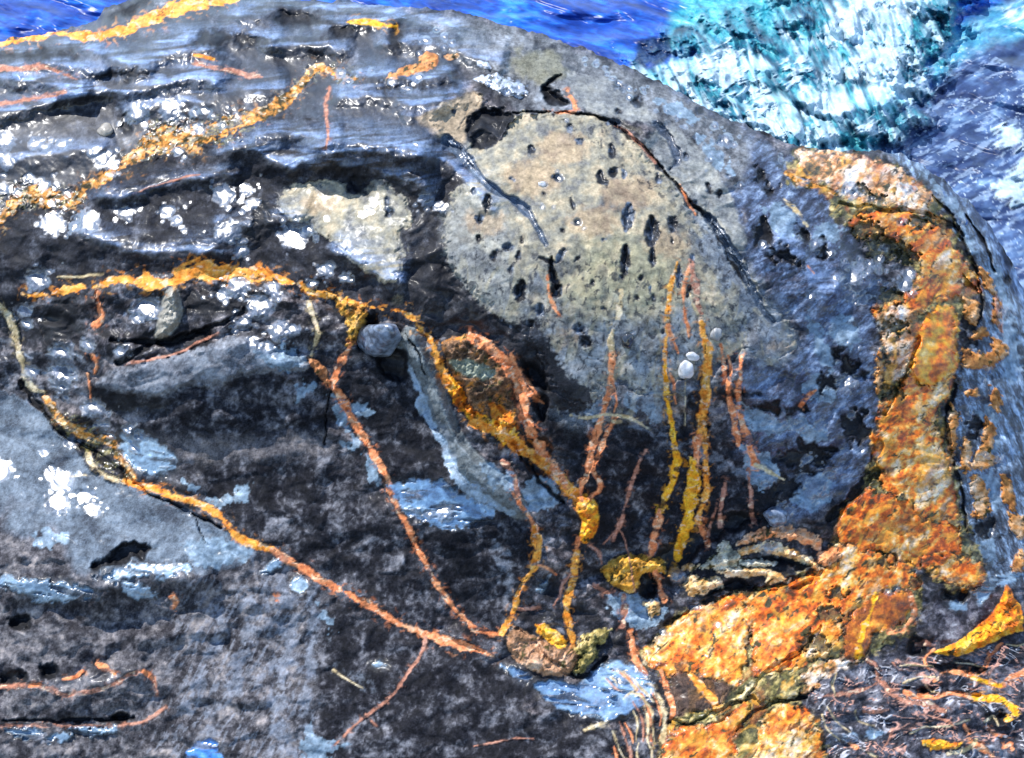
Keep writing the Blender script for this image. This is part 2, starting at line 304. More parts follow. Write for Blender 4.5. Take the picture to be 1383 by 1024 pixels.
for k, (p, wd) in enumerate([([(735,540),(775,548),(830,562),(880,580),(920,602),(980,628),(1060,655)],3.5),([(415,790),(425,850),(412,920),(420,980)],7),([(380,780),(390,850),(372,930),(385,1010)],8),([(340,800),(330,880),(300,950),(270,1020)],6),([(300,830),(280,900),(250,960)],4),([(450,900),(480,915),(500,930)],2.5),([(350,760),(360,800),(355,830)],3),([(590,560),(600,590),(612,612)],3),([(650,720),(680,760),(690,800)],5),([(440,780),(470,800),(500,812)],2)]):  # pale streaks; the first paints the highlight of a ledge
    w, m, side, t = R.line(p, wd, pad=16, rough=1.2, seed=k + 40)
    R.paint(w, sst(-5, 5, m * .8 - 1 + 8 * R.nz(w, 12, 10, 4, 2300 + k)) * .45, (.27, .29, .32), .2)

# tan crusts of the dome
def crust(pts, stops, label, seed, mid=.5, wet=.3, rock='dome', rough=4):
    w, sd = region(pts, stops, mid=mid, wet=wet, seed=seed, edge=.9, rough=rough, scale=14, rel=.22, amp=(.40,.38,.2), scales=(60,22,8))
    sd2 = sd + 9 * R.nz(w, 30, 22, 3, 3000 + seed) + 6 * R.nz(w, 9, 8, 3, 3001 + seed) - 4
    R.paint(w, sst(0, 2, sd2) * (sd < 2), ramp(.45 + .4 * R.nz(w, 14, 12, 3, 3002 + seed), stops))      # outlying specks
    R.paint(w, sst(-2, -5, sd2) * (sd > -1), (.03, .03, .032))                                          # eaten edge
    pid = part('pale_crust', rock, label); mark(w, sd > 0, pid)
    R.h[w] += .003 * sst(-1, 4, sd2)
    return w, sd
A_T = [(370,268),(385,252),(420,246),(455,246),(478,262),(495,255),(512,240),(535,252),(556,278),(557,298),(543,318),(548,345),(533,382),(500,372),(470,350),(445,322),(405,302),(378,288)]
crust(A_T, TAN, 'isolated pale tan crust with a ragged edge', 20, mid=.50, rock='shelf')
B_T = [(565,160),(600,140),(640,125),(655,138),(634,150),(630,175),(655,200),(682,180),(694,158),(740,152),(800,156),(845,178),(880,214),(906,245),(936,285),(962,300),(988,335),(1012,365),(1030,400),(1062,432),(1075,466),(1042,492),(1005,480),(960,495),(905,520),(862,535),(830,510),(805,545),(775,550),(745,520),(722,470),(692,440),(650,415),(625,385),(600,340),(602,290),(618,250),(640,240),(632,215),(605,190)]
crust(B_T, TAN, 'large pale tan crust covering the rounded face', 21, mid=.50, rough=5)
region([(690,400),(760,420),(850,430),(940,440),(960,495),(905,520),(862,535),(830,510),(805,545),(775,550),(745,520),(715,460)], [(-.1,(.03,.032,.036)),(.2,(.12,.125,.13)),(.5,(.24,.25,.25)),(1,(.42,.42,.40))], mid=.45, amp=(.4,.4,.3), wet=.3, seed=22, edge=48, rough=40, scale=45, op=.85)
region([(925,265),(965,300),(1012,365),(1075,466),(1042,492),(1000,480),(985,420),(950,350)], [(-.1,(.06,.07,.09)),(.3,(.16,.18,.20)),(.6,(.27,.28,.27)),(1,(.4,.4,.38))], mid=.42, amp=(.4,.4,.2), wet=.3, seed=77, edge=14, rough=12, op=.85, rot=1.0, aniso=2)
region([(600,290),(625,260),(660,262),(690,310),(700,400),(660,415),(625,385),(598,340)], TANGREY, mid=.5, wet=.15, seed=23, edge=10, rough=6, op=.8)
region([(790,330),(850,320),(900,340),(920,400),(880,420),(820,420),(770,400)], [(0,(.2,.2,.1)),(.5,(.42,.39,.20)),(1,(.6,.52,.3))], mid=.5, wet=.1, seed=24, edge=28, rough=12, op=.4)
region([(870,190),(905,170),(960,220),(990,270),(1010,340),(985,330),(936,285),(906,245)], TANGREY, mid=.46, wet=.2, seed=25, edge=3, rough=5)
region([(565,160),(600,140),(640,125),(650,140),(632,160),(628,190),(600,190)], [(0,(.2,.16,.11)),(.5,(.38,.29,.19)),(1,(.52,.38,.24))], wet=.15, seed=26, edge=6)
for k, (x, y, r) in enumerate([(720,240,26),(800,300,22),(655,300,18),(850,260,25),(760,200,24),(430,275,16),(900,330,20),(760,460,14),(1052,468,9)]):
    w, sd = R.poly([(x+r*1.6*math.cos(a),y+r*math.sin(a)) for a in np.arange(0,6.28,.7)], rough=9, seed=60+k)
    R.paint(w, sst(-6, 10, sd) * .40, (.52, .33, .17))
for k, pts in enumerate([[(640,300),(760,330),(900,360),(1000,380),(1060,470),(960,520),(860,560),(760,570),(690,460),(610,380)], [(740,160),(860,180),(960,290),(1040,420),(1000,470),(900,300),(820,220)], [(540,300),(560,330),(600,420),(560,430),(520,380)]]):
    w, sd = R.poly(pts, rough=20, scale=50, seed=250 + k)
    q = sst(-25, 30, sd)
    R.paint(w, q * sst(.12, .42, R.nz(w, 15, 38, 4, 2600 + k, [.15, -.7, .2][k])) * .5, (.055, .058, .065))
    R.paint(w, q * sst(.15, .5, R.nz(w, 14, 40, 3, 2650 + k, [.15, -.7, .2][k])) * .45, (.38, .33, .21))
    R.paint(w, q * sst(.3, .5, R.nz(w, 8, 10, 3, 2690 + k)) * .8, (.03, .031, .034))
# dark islands eaten into the crust edge
for k, pts in enumerate([[(548,345),(600,330),(598,345),(625,385),(650,415),(692,440),(722,470),(745,500),(715,505),(660,470),(600,455),(566,440),(553,415)],
                         [(512,240),(530,238),(560,265),(585,275),(590,310),(560,330),(543,318),(557,298),(553,275)],
                         [(690,440),(720,430),(745,470),(760,510),(740,540),(712,520),(700,480)],
                         [(735,505),(780,510),(800,545),(770,560),(735,545)]]):
    region(pts, [(0,(.006,.006,.008)),(.5,(.018,.017,.019)),(.8,(.06,.058,.06)),(1.1,(.16,.155,.16))], mid=.38, wet=.3, seed=27+k, edge=2.5, rough=9, scale=9)

# ------------------------------------------------------------------ relief: ledges, cracks, ripples
def ledge(pts, A, near=4, far=30, blue=None, bw=5, seed=0, boff=0):
    """a step: the far (upper) side stands A higher and falls steeply on the near side"""
    w, m, side, t = R.line(pts, 1.0, pad=far * 3, rough=.5, seed=seed)
    if w is None: return
    end = np.minimum(sst(0, .12, t), sst(1, .88, t))
    prof = np.where(side > 0, np.exp(-(side / near) ** 2), np.exp(-(-side / far) ** 1.5))
    R.h[w] += A * prof * end
    R.wet[w] = np.maximum(R.wet[w], .5 * end * np.exp(-(side / (bw * 2)) ** 2))
    if blue is not None:  # blue sky sheen painted as a band along the crest
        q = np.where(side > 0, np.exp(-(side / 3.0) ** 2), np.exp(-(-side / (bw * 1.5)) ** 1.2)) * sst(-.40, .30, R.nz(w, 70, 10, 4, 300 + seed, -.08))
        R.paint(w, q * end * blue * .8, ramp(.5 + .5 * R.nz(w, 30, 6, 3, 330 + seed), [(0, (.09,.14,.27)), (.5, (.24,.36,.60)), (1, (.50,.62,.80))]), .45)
# every crest runs left to right, so + side is the near side
LEDGES = [([(420,185),(500,190),(570,205),(610,222),(640,255),(680,295)], .02, 5, 30, .7, 6), ([(400,225),(450,220),(500,226),(560,245),(590,270)], .02, 5, 24, .5, 5), ([(200,60),(260,52),(330,48),(390,52)], .02, 5, 16, .8, 5),([(-40,75),(20,72),(60,78),(110,92),(150,96)], .02, 4, 14, .8, 4), ([(150,150),(220,140),(300,132),(360,122),(395,112)], .022, 5, 20, .6, 5), ([(330,185),(380,180),(430,184),(470,178)], .018, 5, 20, .6, 5), ([(-40,215),(40,212),(100,205),(160,195)], .018, 5, 20, .6, 5), ([(420,40),(470,30),(520,24),(580,28),(640,40)], .02, 5, 14, .8, 4), ([(280,300),(330,300),(380,290),(420,300)], .015, 5, 16, .5, 4), ([(470,100),(520,100),(570,104),(620,92)], .02, 5, 14, .7, 4), ([(540,160),(570,150),(610,130)], .01, 5, 14, .3, 4),([(62,57),(104,62),(139,71),(167,83),(195,83),(236,69),(271,66),(310,72)], .030, 5, 16, .8, 5),
 ([(-40,103),(42,108),(97,120),(139,122),(195,118),(243,106),(281,106),(310,121)], .035, 4, 22, 1.0, 6),
 ([(-40,158),(0,154),(42,144),(90,130),(130,124)], .030, 4, 14, .9, 5),
 ([(295,16),(348,19),(382,6),(434,10),(500,14),(560,20)], .028, 5, 18, .8, 6),
 ([(345,64),(400,60),(434,59),(480,70)], .025, 4, 14, .5, 4),
 ([(280,212),(320,201),(360,208),(390,222),(417,212),(452,205),(500,199),(560,205),(600,215)], .045, 6, 30, .8, 6),
 ([(110,266),(180,261),(226,247),(278,236),(330,232)], .02, 4, 18, .4, 4),
 ([(90,310),(140,324),(190,337),(250,338),(330,332)], .025, 5, 22, .6, 5),
 ([(440,125),(480,130),(520,128),(560,140),(600,135),(640,115)], .03, 5, 22, .7, 7),
 ([(380,150),(440,200),(500,215),(545,232),(590,240)], .02, 6, 30, .0, 5),
 ([(440,330),(480,350),(520,372),(552,382)], .02, 5, 16, .7, 7),
 ([(0,92),(70,86),(150,92),(220,98)], .016, 4, 12, .4, 3),
 ([(980,512),(1007,525),(1042,540),(1084,546)], .035, 5, 30, .3, 4),
 ([(1040,310),(1075,345),(1100,380),(1140,400)], .015, 6, 30, .6, 8),
 ([(500,60),(560,56),(620,66),(660,80),(690,85)], .03, 5, 20, .6, 5),
 ([(0,782),(60,790),(140,790),(220,778),(300,772)], .03, 8, 30, .0, 4),
 ([(0,925),(60,925),(150,915),(210,905)], .03, 8, 22, .0, 4)]
for k, (p, A, ne, fa, bl, bw) in enumerate(LEDGES): ledge(p, A * .9, ne * 3.6, fa * 1.6, bl if bl else None, bw * 1.6, k)
def crack(pts, wd=2.0, depth=.02, col=(.006, .006, .007), op=.95, seed=0):
    w, m, side, t = R.line(pts, wd, pad=8, rough=.5, seed=seed)
    if w is None: return
    q = sst(-1.2, 1.0, m); R.paint(w, q * op, col, .2); R.h[w] -= depth * q
for k, (p, wd) in enumerate([
 ([(757,99),(748,106),(738,114)], 2.5), ([(744,347),(746,365),(752,390)], 2.5),
 ([(1133,275),(1180,281),(1215,285),(1250,288),(1285,306),(1300,325)], 2.5), ([(1240,455),(1228,495),(1210,530),(1196,560)], 2.5),
 ([(1292,520),(1278,560),(1285,610),(1298,660),(1305,720)], 2), ([(445,530),(441,560),(438,600)], .9),
 ([(160,490),(200,470),(250,455),(290,440),(330,420)], 4), ([(150,460),(220,462),(280,450)], 5),
 ([(1120,700),(1150,670),(1175,640),(1186,600)], 4.5), ([(900,842),(950,815),(1010,800),(1060,788),(1110,765)], 3),
 ([(1010,940),(1040,905),(1080,880),(1110,845)], 2.5), ([(905,975),(940,975),(970,960),(1000,945)], 2.5),
 ([(1055,905),(1085,880),(1095,862)], 3), ([(1000,985),(1020,960),(1060,945),(1090,940)], 3),
 ([(1260,262),(1290,300),(1310,345),(1326,400),(1320,440)], 1.6), ([(1305,290),(1318,310),(1330,330),(1342,365)], 1.6),
 ([(180,655),(240,684),(300,712)], 1.5), ([(30,520),(80,580),(140,620),(180,650)], 3.5),
 ([(832,170),(867,198),(902,236),(930,271)], 1.6), ([(930,271),(960,300),(985,345),(1010,385)], 3.5),
 ([(693,153),(760,152),(800,156),(832,170)], 1.2), ([(700,850),(760,905),(790,912),(815,890)], 2.5), ([(548,450),(562,475),(575,505)], .8),
 ([(690,600),(730,650),(760,680)], 2), ([(0,975),(60,973),(150,972),(180,970)], 2.2), ([(262,690),(268,712),(282,735)], .5)]):
    crack(p, wd, .010, seed=k)
# the long blue grey crease on the dome
w, m, s_, t = R.line([(603,188),(630,215),(652,243),(680,264),(707,281),(725,306),(738,330)], [9,7,5,5,6,4,3], rough=.2)
R.paint(w, sst(-1, 1, m), ramp(.5 + .4 * R.nz(w, 12, 12, 3, 41), [(0,(.03,.04,.06)),(.6,(.10,.14,.20)),(1,(.2,.26,.34))]), .8); R.h[w] -= .012 * sst(-1, 3, m)
w, m, s_, t = R.line([(955,292),(985,330),(1005,370),(1025,410),(1045,435)], [6,7,6,6,4], rough=.3)
R.paint(w, sst(-1, 1, m), (.07, .095, .13), .7); R.h[w] -= .01 * sst(-1, 3, m)
w, m, s_, t = R.line([(885,165),(905,190),(915,215),(905,230)], [5,6,5,3], rough=.4)
R.paint(w, sst(-1, 1, m), (.06, .075, .10), .7); R.h[w] -= .008 * sst(-1, 3, m)

# black areas: shallow cuts, the shade of notches and overhangs painted in
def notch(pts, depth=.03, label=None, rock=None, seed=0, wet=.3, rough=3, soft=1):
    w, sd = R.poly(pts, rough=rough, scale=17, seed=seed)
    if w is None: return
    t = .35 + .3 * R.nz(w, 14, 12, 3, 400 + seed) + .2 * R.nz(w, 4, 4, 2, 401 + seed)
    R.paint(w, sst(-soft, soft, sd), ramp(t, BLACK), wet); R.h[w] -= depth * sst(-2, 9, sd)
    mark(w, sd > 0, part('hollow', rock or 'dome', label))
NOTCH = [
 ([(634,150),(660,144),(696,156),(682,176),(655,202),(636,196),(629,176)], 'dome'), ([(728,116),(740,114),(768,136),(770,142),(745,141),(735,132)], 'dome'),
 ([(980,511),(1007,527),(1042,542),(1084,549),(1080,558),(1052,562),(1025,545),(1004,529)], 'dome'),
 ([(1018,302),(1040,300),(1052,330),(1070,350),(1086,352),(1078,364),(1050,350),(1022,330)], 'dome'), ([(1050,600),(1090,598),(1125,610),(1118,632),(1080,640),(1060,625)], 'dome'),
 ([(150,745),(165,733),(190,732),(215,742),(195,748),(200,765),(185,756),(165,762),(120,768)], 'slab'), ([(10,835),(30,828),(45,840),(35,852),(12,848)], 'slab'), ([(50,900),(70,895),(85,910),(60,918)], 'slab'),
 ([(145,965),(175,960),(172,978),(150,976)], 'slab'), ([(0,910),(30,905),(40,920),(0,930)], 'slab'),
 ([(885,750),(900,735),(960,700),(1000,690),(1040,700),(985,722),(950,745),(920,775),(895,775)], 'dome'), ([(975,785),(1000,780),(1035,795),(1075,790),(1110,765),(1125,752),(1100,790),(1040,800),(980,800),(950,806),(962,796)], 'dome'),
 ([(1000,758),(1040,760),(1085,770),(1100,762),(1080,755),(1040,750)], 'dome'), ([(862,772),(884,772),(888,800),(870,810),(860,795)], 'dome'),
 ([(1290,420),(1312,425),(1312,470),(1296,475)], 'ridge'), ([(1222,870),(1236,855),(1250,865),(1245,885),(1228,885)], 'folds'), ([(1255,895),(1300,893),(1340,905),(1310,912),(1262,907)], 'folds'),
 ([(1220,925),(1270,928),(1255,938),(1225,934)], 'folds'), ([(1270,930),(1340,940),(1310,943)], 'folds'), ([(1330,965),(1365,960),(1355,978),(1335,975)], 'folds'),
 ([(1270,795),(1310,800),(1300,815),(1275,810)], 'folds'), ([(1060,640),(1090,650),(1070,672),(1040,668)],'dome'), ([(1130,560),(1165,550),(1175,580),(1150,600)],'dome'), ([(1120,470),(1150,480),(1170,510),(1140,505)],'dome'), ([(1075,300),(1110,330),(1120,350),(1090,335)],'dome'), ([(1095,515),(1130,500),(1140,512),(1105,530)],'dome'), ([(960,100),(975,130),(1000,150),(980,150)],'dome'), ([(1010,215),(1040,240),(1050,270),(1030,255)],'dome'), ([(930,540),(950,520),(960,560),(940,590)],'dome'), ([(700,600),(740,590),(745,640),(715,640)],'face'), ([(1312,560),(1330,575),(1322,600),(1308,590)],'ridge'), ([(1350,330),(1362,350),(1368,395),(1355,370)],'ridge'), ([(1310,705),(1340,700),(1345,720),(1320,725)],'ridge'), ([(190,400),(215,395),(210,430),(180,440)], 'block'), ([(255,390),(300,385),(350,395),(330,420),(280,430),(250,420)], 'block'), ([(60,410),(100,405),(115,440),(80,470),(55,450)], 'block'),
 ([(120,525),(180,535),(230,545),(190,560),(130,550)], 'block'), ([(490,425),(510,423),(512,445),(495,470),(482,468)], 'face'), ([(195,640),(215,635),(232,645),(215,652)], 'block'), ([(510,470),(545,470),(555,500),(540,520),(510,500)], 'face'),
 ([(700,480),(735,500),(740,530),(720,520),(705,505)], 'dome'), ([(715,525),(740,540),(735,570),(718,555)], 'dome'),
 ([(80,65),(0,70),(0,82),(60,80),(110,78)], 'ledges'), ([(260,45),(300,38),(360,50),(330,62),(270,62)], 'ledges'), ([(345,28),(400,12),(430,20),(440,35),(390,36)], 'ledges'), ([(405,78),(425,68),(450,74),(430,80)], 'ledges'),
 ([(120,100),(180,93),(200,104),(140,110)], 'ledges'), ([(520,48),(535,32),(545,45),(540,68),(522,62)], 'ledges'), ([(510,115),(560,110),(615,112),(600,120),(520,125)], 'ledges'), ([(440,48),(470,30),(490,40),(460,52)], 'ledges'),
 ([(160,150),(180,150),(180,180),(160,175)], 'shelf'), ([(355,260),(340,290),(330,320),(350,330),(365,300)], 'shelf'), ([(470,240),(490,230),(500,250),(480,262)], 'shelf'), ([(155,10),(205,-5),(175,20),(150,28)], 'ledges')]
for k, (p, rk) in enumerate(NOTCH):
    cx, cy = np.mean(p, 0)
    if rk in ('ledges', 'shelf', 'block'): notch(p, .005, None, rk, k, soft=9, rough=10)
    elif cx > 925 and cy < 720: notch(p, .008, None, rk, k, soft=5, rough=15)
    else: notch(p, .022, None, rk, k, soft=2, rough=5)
# the small pits of the tan face, shade and blue reflections painted in: x, y, half width, half height, tilt
PITS = [(770,172,6,5,.3),(783,190,6,4,.3),(719,202,6,5,.2),(752,240,9,6,.4),(692,242,6,3,.2),(827,205,6,11,-.2),(829,233,8,7,0),(843,235,4,7,0),(813,241,6,13,-.4),(780,300,5,5,0),
 (848,293,9,20,.1),(881,312,11,23,0),(909,302,7,11,-.2),(648,296,7,7,0),(658,275,6,13,.2),(646,324,4,8,.3),(686,333,7,8,0),(705,322,3,6,0),(700,345,4,7,0),(815,325,4,4,0),(843,345,5,14,.1),(881,348,6,13,0),
 (889,241,4,7,0),(773,275,3,8,-.3),(525,287,6,8,0),(523,272,4,6,0),(703,393,9,16,.15),(752,392,8,14,.1),(729,418,9,9,0),(716,438,7,7,0),(815,416,5,5,0),(783,445,10,8,.6),(845,352,7,22,.05),
 (865,375,3,5,0),(878,392,2,6,0),(861,403,4,4,0),(882,402,3,6,0),(917,374,5,16,0),(668,345,5,8,.3),(740,352,14,3,.3),(758,345,5,12,.5),(780,350,7,3,-.6),(745,370,4,18,-.1),
 (690,365,3,6,0),(1035,150,7,5,.4),(1052,149,5,4,.2),(830,165,9,5,.1),(835,150,6,4,.3),(860,137,10,8,.6),(838,118,12,6,.5),(958,255,5,8,-.3),(972,262,4,6,.2),(985,238,5,4,.3),(970,260,4,3,0),(935,275,5,8,.4),
 (640,258,4,6,.2),(760,310,3,3,0),(735,262,3,3,0),(925,210,8,5,.5),(945,150,8,5,.6),(908,325,3,5,0),(935,350,3,8,0),(800,380,3,4,0),(840,375,3,4,0),(612,150,4,3,.2),(792,462,10,7,.7),(895,448,3,4,0),(860,485,3,4,0),(930,395,4,10,.2)]
for k, (x, y, a, b, r) in enumerate(PITS):
    c, s_ = math.cos(r), math.sin(r)
    pts = [(x + c * a * math.cos(q) - s_ * b * math.sin(q), y + s_ * a * math.cos(q) + c * b * math.sin(q)) for q in np.arange(0, 6.28, .7)]
    w, sd = R.poly(pts, rough=min(3.5, .6 * min(a, b) + .8), scale=10, seed=k)
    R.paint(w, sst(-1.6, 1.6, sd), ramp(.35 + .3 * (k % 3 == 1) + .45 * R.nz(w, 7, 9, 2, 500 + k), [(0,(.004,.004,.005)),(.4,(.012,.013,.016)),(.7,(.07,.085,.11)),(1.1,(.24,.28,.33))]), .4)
    R.h[w] -= min(.012, .0012 * min(a, b)) * sst(-1, min(a, b), sd)
    mark(w, sd > 0, part('pit', 'shelf' if x < 560 else 'dome'))

# ------------------------------------------------------------------ the golden seam and its blocks
def gold(w, seed=0, mid=.5, bright=1.0, stops=None):
    a = R.nz(w, 60, 38, 3, 600 + seed, -.7); b = R.nz(w, 22, 13, 4, 620 + seed, -.9); c = R.nz(w, 6, 5, 2, 640 + seed)
    t = mid - .055 + .42 * a + .42 * b + .20 * c
    col = ramp(t, stops or [(-.15, (.12, .03, .006)), (.10, (.45, .075, .005)), (.28, (.72, .15, .010)), (.44, (.80, .27, .03)), (.56, (.82, .39, .07)), (.70, (.84, .50, .20)), (.88, (.87, .62, .38)), (1.1, (.88, .74, .60))]) * bright
    ol = sst(.34, .62, R.nz(w, 12, 7, 4, 660 + seed, -.8) + .4 * R.nz(w, 44, 40, 2, 680 + seed))
    ol = np.maximum(ol, sst(.045, .0, np.abs(R.nz(w, 46, 24, 3, 670 + seed, -.8))) * sst(-.1, .3, R.nz(w, 40, 40, 2, 690 + seed)) * .9)[..., None]
    return col * (1 - ol) + np.array([.055, .045, .012]) * ol
rustred = [(-.1,(.06,.015,.004)),(.3,(.20,.045,.006)),(.55,(.42,.10,.008)),(.8,(.62,.20,.015)),(1.1,(.7,.35,.05))]
creamy = [(-.1,(.05,.035,.015)),(.18,(.20,.12,.04)),(.33,(.55,.22,.06)),(.5,(.72,.44,.24)),(.75,(.80,.64,.48)),(1.05,(.86,.80,.74))]
yellowy = [(-.1,(.34,.07,.006)),(.2,(.74,.19,.010)),(.42,(.82,.34,.015)),(.65,(.85,.45,.04)),(1.0,(.88,.64,.28))]
olive = [(-.1,(.03,.03,.012)),(.3,(.12,.105,.03)),(.55,(.36,.28,.09)),(.75,(.62,.48,.20)),(1.05,(.78,.68,.45))]
seam_out = [r for r in ROCKS if r[0] == 'seam'][0][3]
w, sd = R.poly(seam_out, pad=40, rough=6, scale=12)
sd2 = sd + 14 * R.nz(w, 26, 20, 4, 590) - 3
R.paint(w, sst(-5, 4, sd2) * .9, gold(w, 1, .5, 1, olive), .3); R.h[w] += .004 * sst(-2, 10, sd)
BLOCKS = [
 ([(1072,206),(1100,202),(1180,214),(1230,238),(1258,262),(1255,284),(1235,288),(1205,276),(1150,268),(1115,250),(1085,235)], .55, creamy, 'cream and rust cap at the top of the seam'),
 ([(1145,302),(1165,288),(1205,283),(1250,300),(1290,335),(1322,380),(1322,396),(1303,376),(1298,395),(1280,403),(1262,410),(1240,428),(1215,440),(1190,440),(1180,420),(1215,400),(1240,370),(1230,345),(1200,325),(1160,320)], .48, None, 'golden shoulder curving over the ridge'),
 ([(1183,425),(1215,412),(1242,428),(1240,452),(1228,490),(1212,515),(1198,500),(1192,465)], .52, creamy, 'grainy cream and green block'),
 ([(1240,440),(1268,415),(1289,418),(1291,455),(1291,494),(1271,514),(1250,522),(1230,503),(1235,470)], .36, yellowy, 'tall orange and yellow block'),
 ([(1185,548),(1205,527),(1230,507),(1250,524),(1272,516),(1288,505),(1284,528),(1270,548),(1262,572),(1274,600),(1284,640),(1294,696),(1262,704),(1240,700),(1225,672),(1195,662),(1190,640),(1176,605),(1182,575)], .52, None, 'broad mottled orange block'),
 ([(1128,708),(1142,682),(1165,662),(1192,668),(1228,678),(1245,703),(1288,706),(1298,738),(1288,757),(1240,766),(1200,748),(1150,740),(1132,728)], .40, None, 'deep orange block with dark cracks'),
 ([(868,882),(902,847),(935,822),(962,814),(1000,803),(1015,830),(1010,870),(1000,918),(980,925),(935,908),(905,912),(872,896)], .55, None, 'pale pink and orange lump'),
 ([(1005,805),(1050,794),(1100,768),(1130,738),(1200,752),(1238,772),(1241,798),(1222,796),(1190,799),(1160,814),(1143,838),(1124,876),(1100,893),(1062,903),(1020,915),(1015,870)], .47, None, 'long golden block crossed by cracks'),
 ([(1142,845),(1160,819),(1192,802),(1226,799),(1229,820),(1216,842),(1181,856),(1167,886),(1142,888)], .42, rustred, 'dark rust red block'),
 ([(1076,918),(1100,899),(1140,890),(1160,893),(1125,908),(1092,935),(1080,935)], .55, creamy, 'cream strip below the red block'),
 ([(906,913),(931,909),(966,919),(986,926),(972,952),(924,966),(906,966)], .25, [(-.1,(.02,.014,.012)),(.3,(.06,.035,.025)),(.6,(.11,.065,.045)),(1.1,(.2,.13,.09))], 'dark brown hollow block'),
 ([(887,1080),(892,1003),(908,985),(940,982),(968,975),(1002,950),(1016,955),(1003,975),(990,1005),(1000,1080)], .42, None, 'rusty lump at the foot of the seam'),
 ([(903,975),(925,963),(976,954),(1010,930),(1024,910),(1060,907),(1078,917),(1083,935),(1030,948),(1010,940),(990,952),(960,970),(915,982)], .55, olive, 'olive and gold strip'),
 ([(1022,1003),(1032,968),(1070,952),(1094,962),(1108,990),(1115,1080),(1005,1080)], .62, None, 'pale golden block near the folded rock'),
 ([(1244,752),(1285,748),(1312,756),(1334,770),(1330,787),(1303,796),(1275,783),(1250,772)], .45, None, 'golden lobe reaching right'),
]
for k, (pts, mid, stops, lab) in enumerate(BLOCKS):
    w, sd = R.poly(pts, rough=7, scale=13, seed=30 + k); cg = sst(-.15, .25, R.nz(w, 26, 26, 3, 730 + k))
    g = gold(w, 10 + 3 * k, mid, 1.0, stops)
    R.paint(w, sst(-2.5, 2.5, sd), g, .3)
    R.h[w] += .004 * sst(-2, 8, sd) + .0028 * sst(0, 3, sd) * R.nz(w, 34, 24, 2, 700 + k) - .003 * np.exp(-((sd + 1.5) / 1.6) ** 2) * cg
    R.paint(w, np.exp(-((sd + 1.2) / 1.5) ** 2) * cg * .9, (.03, .028, .012))
    mark(w, sd > 0, part('quartz_block', 'seam', lab)); relief[w] = np.where(sd > 0, .35, relief[w])
w, sd = R.poly(seam_out, pad=60, rough=6, scale=12)
R.paint(w, np.exp(-(sd / 13) ** 2) * sst(.02, .3, R.nz(w, 15, 10, 4, 591, -.6)) * .9, (.022, .018, .013))      # dark rock breaking into its edge
R.paint(w, sst(0, 8, sd) * sst(.16, .5, R.nz(w, 46, 30, 4, 592, -.8)) * .5, (.34, .075, .010))                 # rust
R.paint(w, sst(0, 8, sd) * sst(.30, .5, R.nz(w, 16, 9, 4, 593, -.9)) * .55, (.030, .024, .012))
R.paint(w, sst(0, 8, sd) * sst(.24, .5, R.nz(w, 30, 20, 3, 594, -.8)) * .45, (.84, .40, .04))                   # ochre
R.wet[w] = np.maximum(R.wet[w], .42 * sst(0, 6, sd))
region(BLOCKS[8][0], rustred, mid=.44, wet=.5, seed=81, op=.85, rough=5, amp=(.4,.35,.2), scales=(40,14,6), edge=2.5)
region(BLOCKS[10][0], [(-.1,(.02,.014,.012)),(.3,(.06,.035,.025)),(.6,(.11,.065,.045)),(1.1,(.2,.13,.09))], mid=.3, wet=.3, seed=82, op=.9, rough=5, edge=2.5)
region(BLOCKS[3][0], [(-.1,(.30,.05,.006)),(.25,(.74,.15,.008)),(.5,(.84,.30,.012)),(.75,(.86,.44,.03)),(1.1,(.88,.62,.22))], mid=.46, wet=.5, seed=83, op=.85, rough=6, amp=(.4,.4,.2), scales=(36,15,6), edge=3)
# olive mossy speckle inside the shoulder
for k, (x, y, r) in enumerate([(1170,310,16),(1195,335,20),(1225,345,14),(1205,400,14),(1240,300,10),(1165,258,9),(1185,270,8),(1210,440,12),(1205,530,12),(1100,870,16),(1120,830,14),(1180,640,9),(1130,800,10),(1195,760,9)]):
    w, sd = R.poly([(x+r*1.3*math.cos(a),y+r*.8*math.sin(a)) for a in np.arange(0,6.28,.7)], rough=11, scale=9, seed=90+k)
    R.paint(w, sst(-2, 2, sd) * .85, ramp(.4+.5*R.nz(w,5,5,3,800+k), [(0,(.015,.016,.01)),(.6,(.07,.06,.02)),(1,(.3,.23,.08))]), .5); R.h[w] -= .008 * sst(-2, 3, sd)
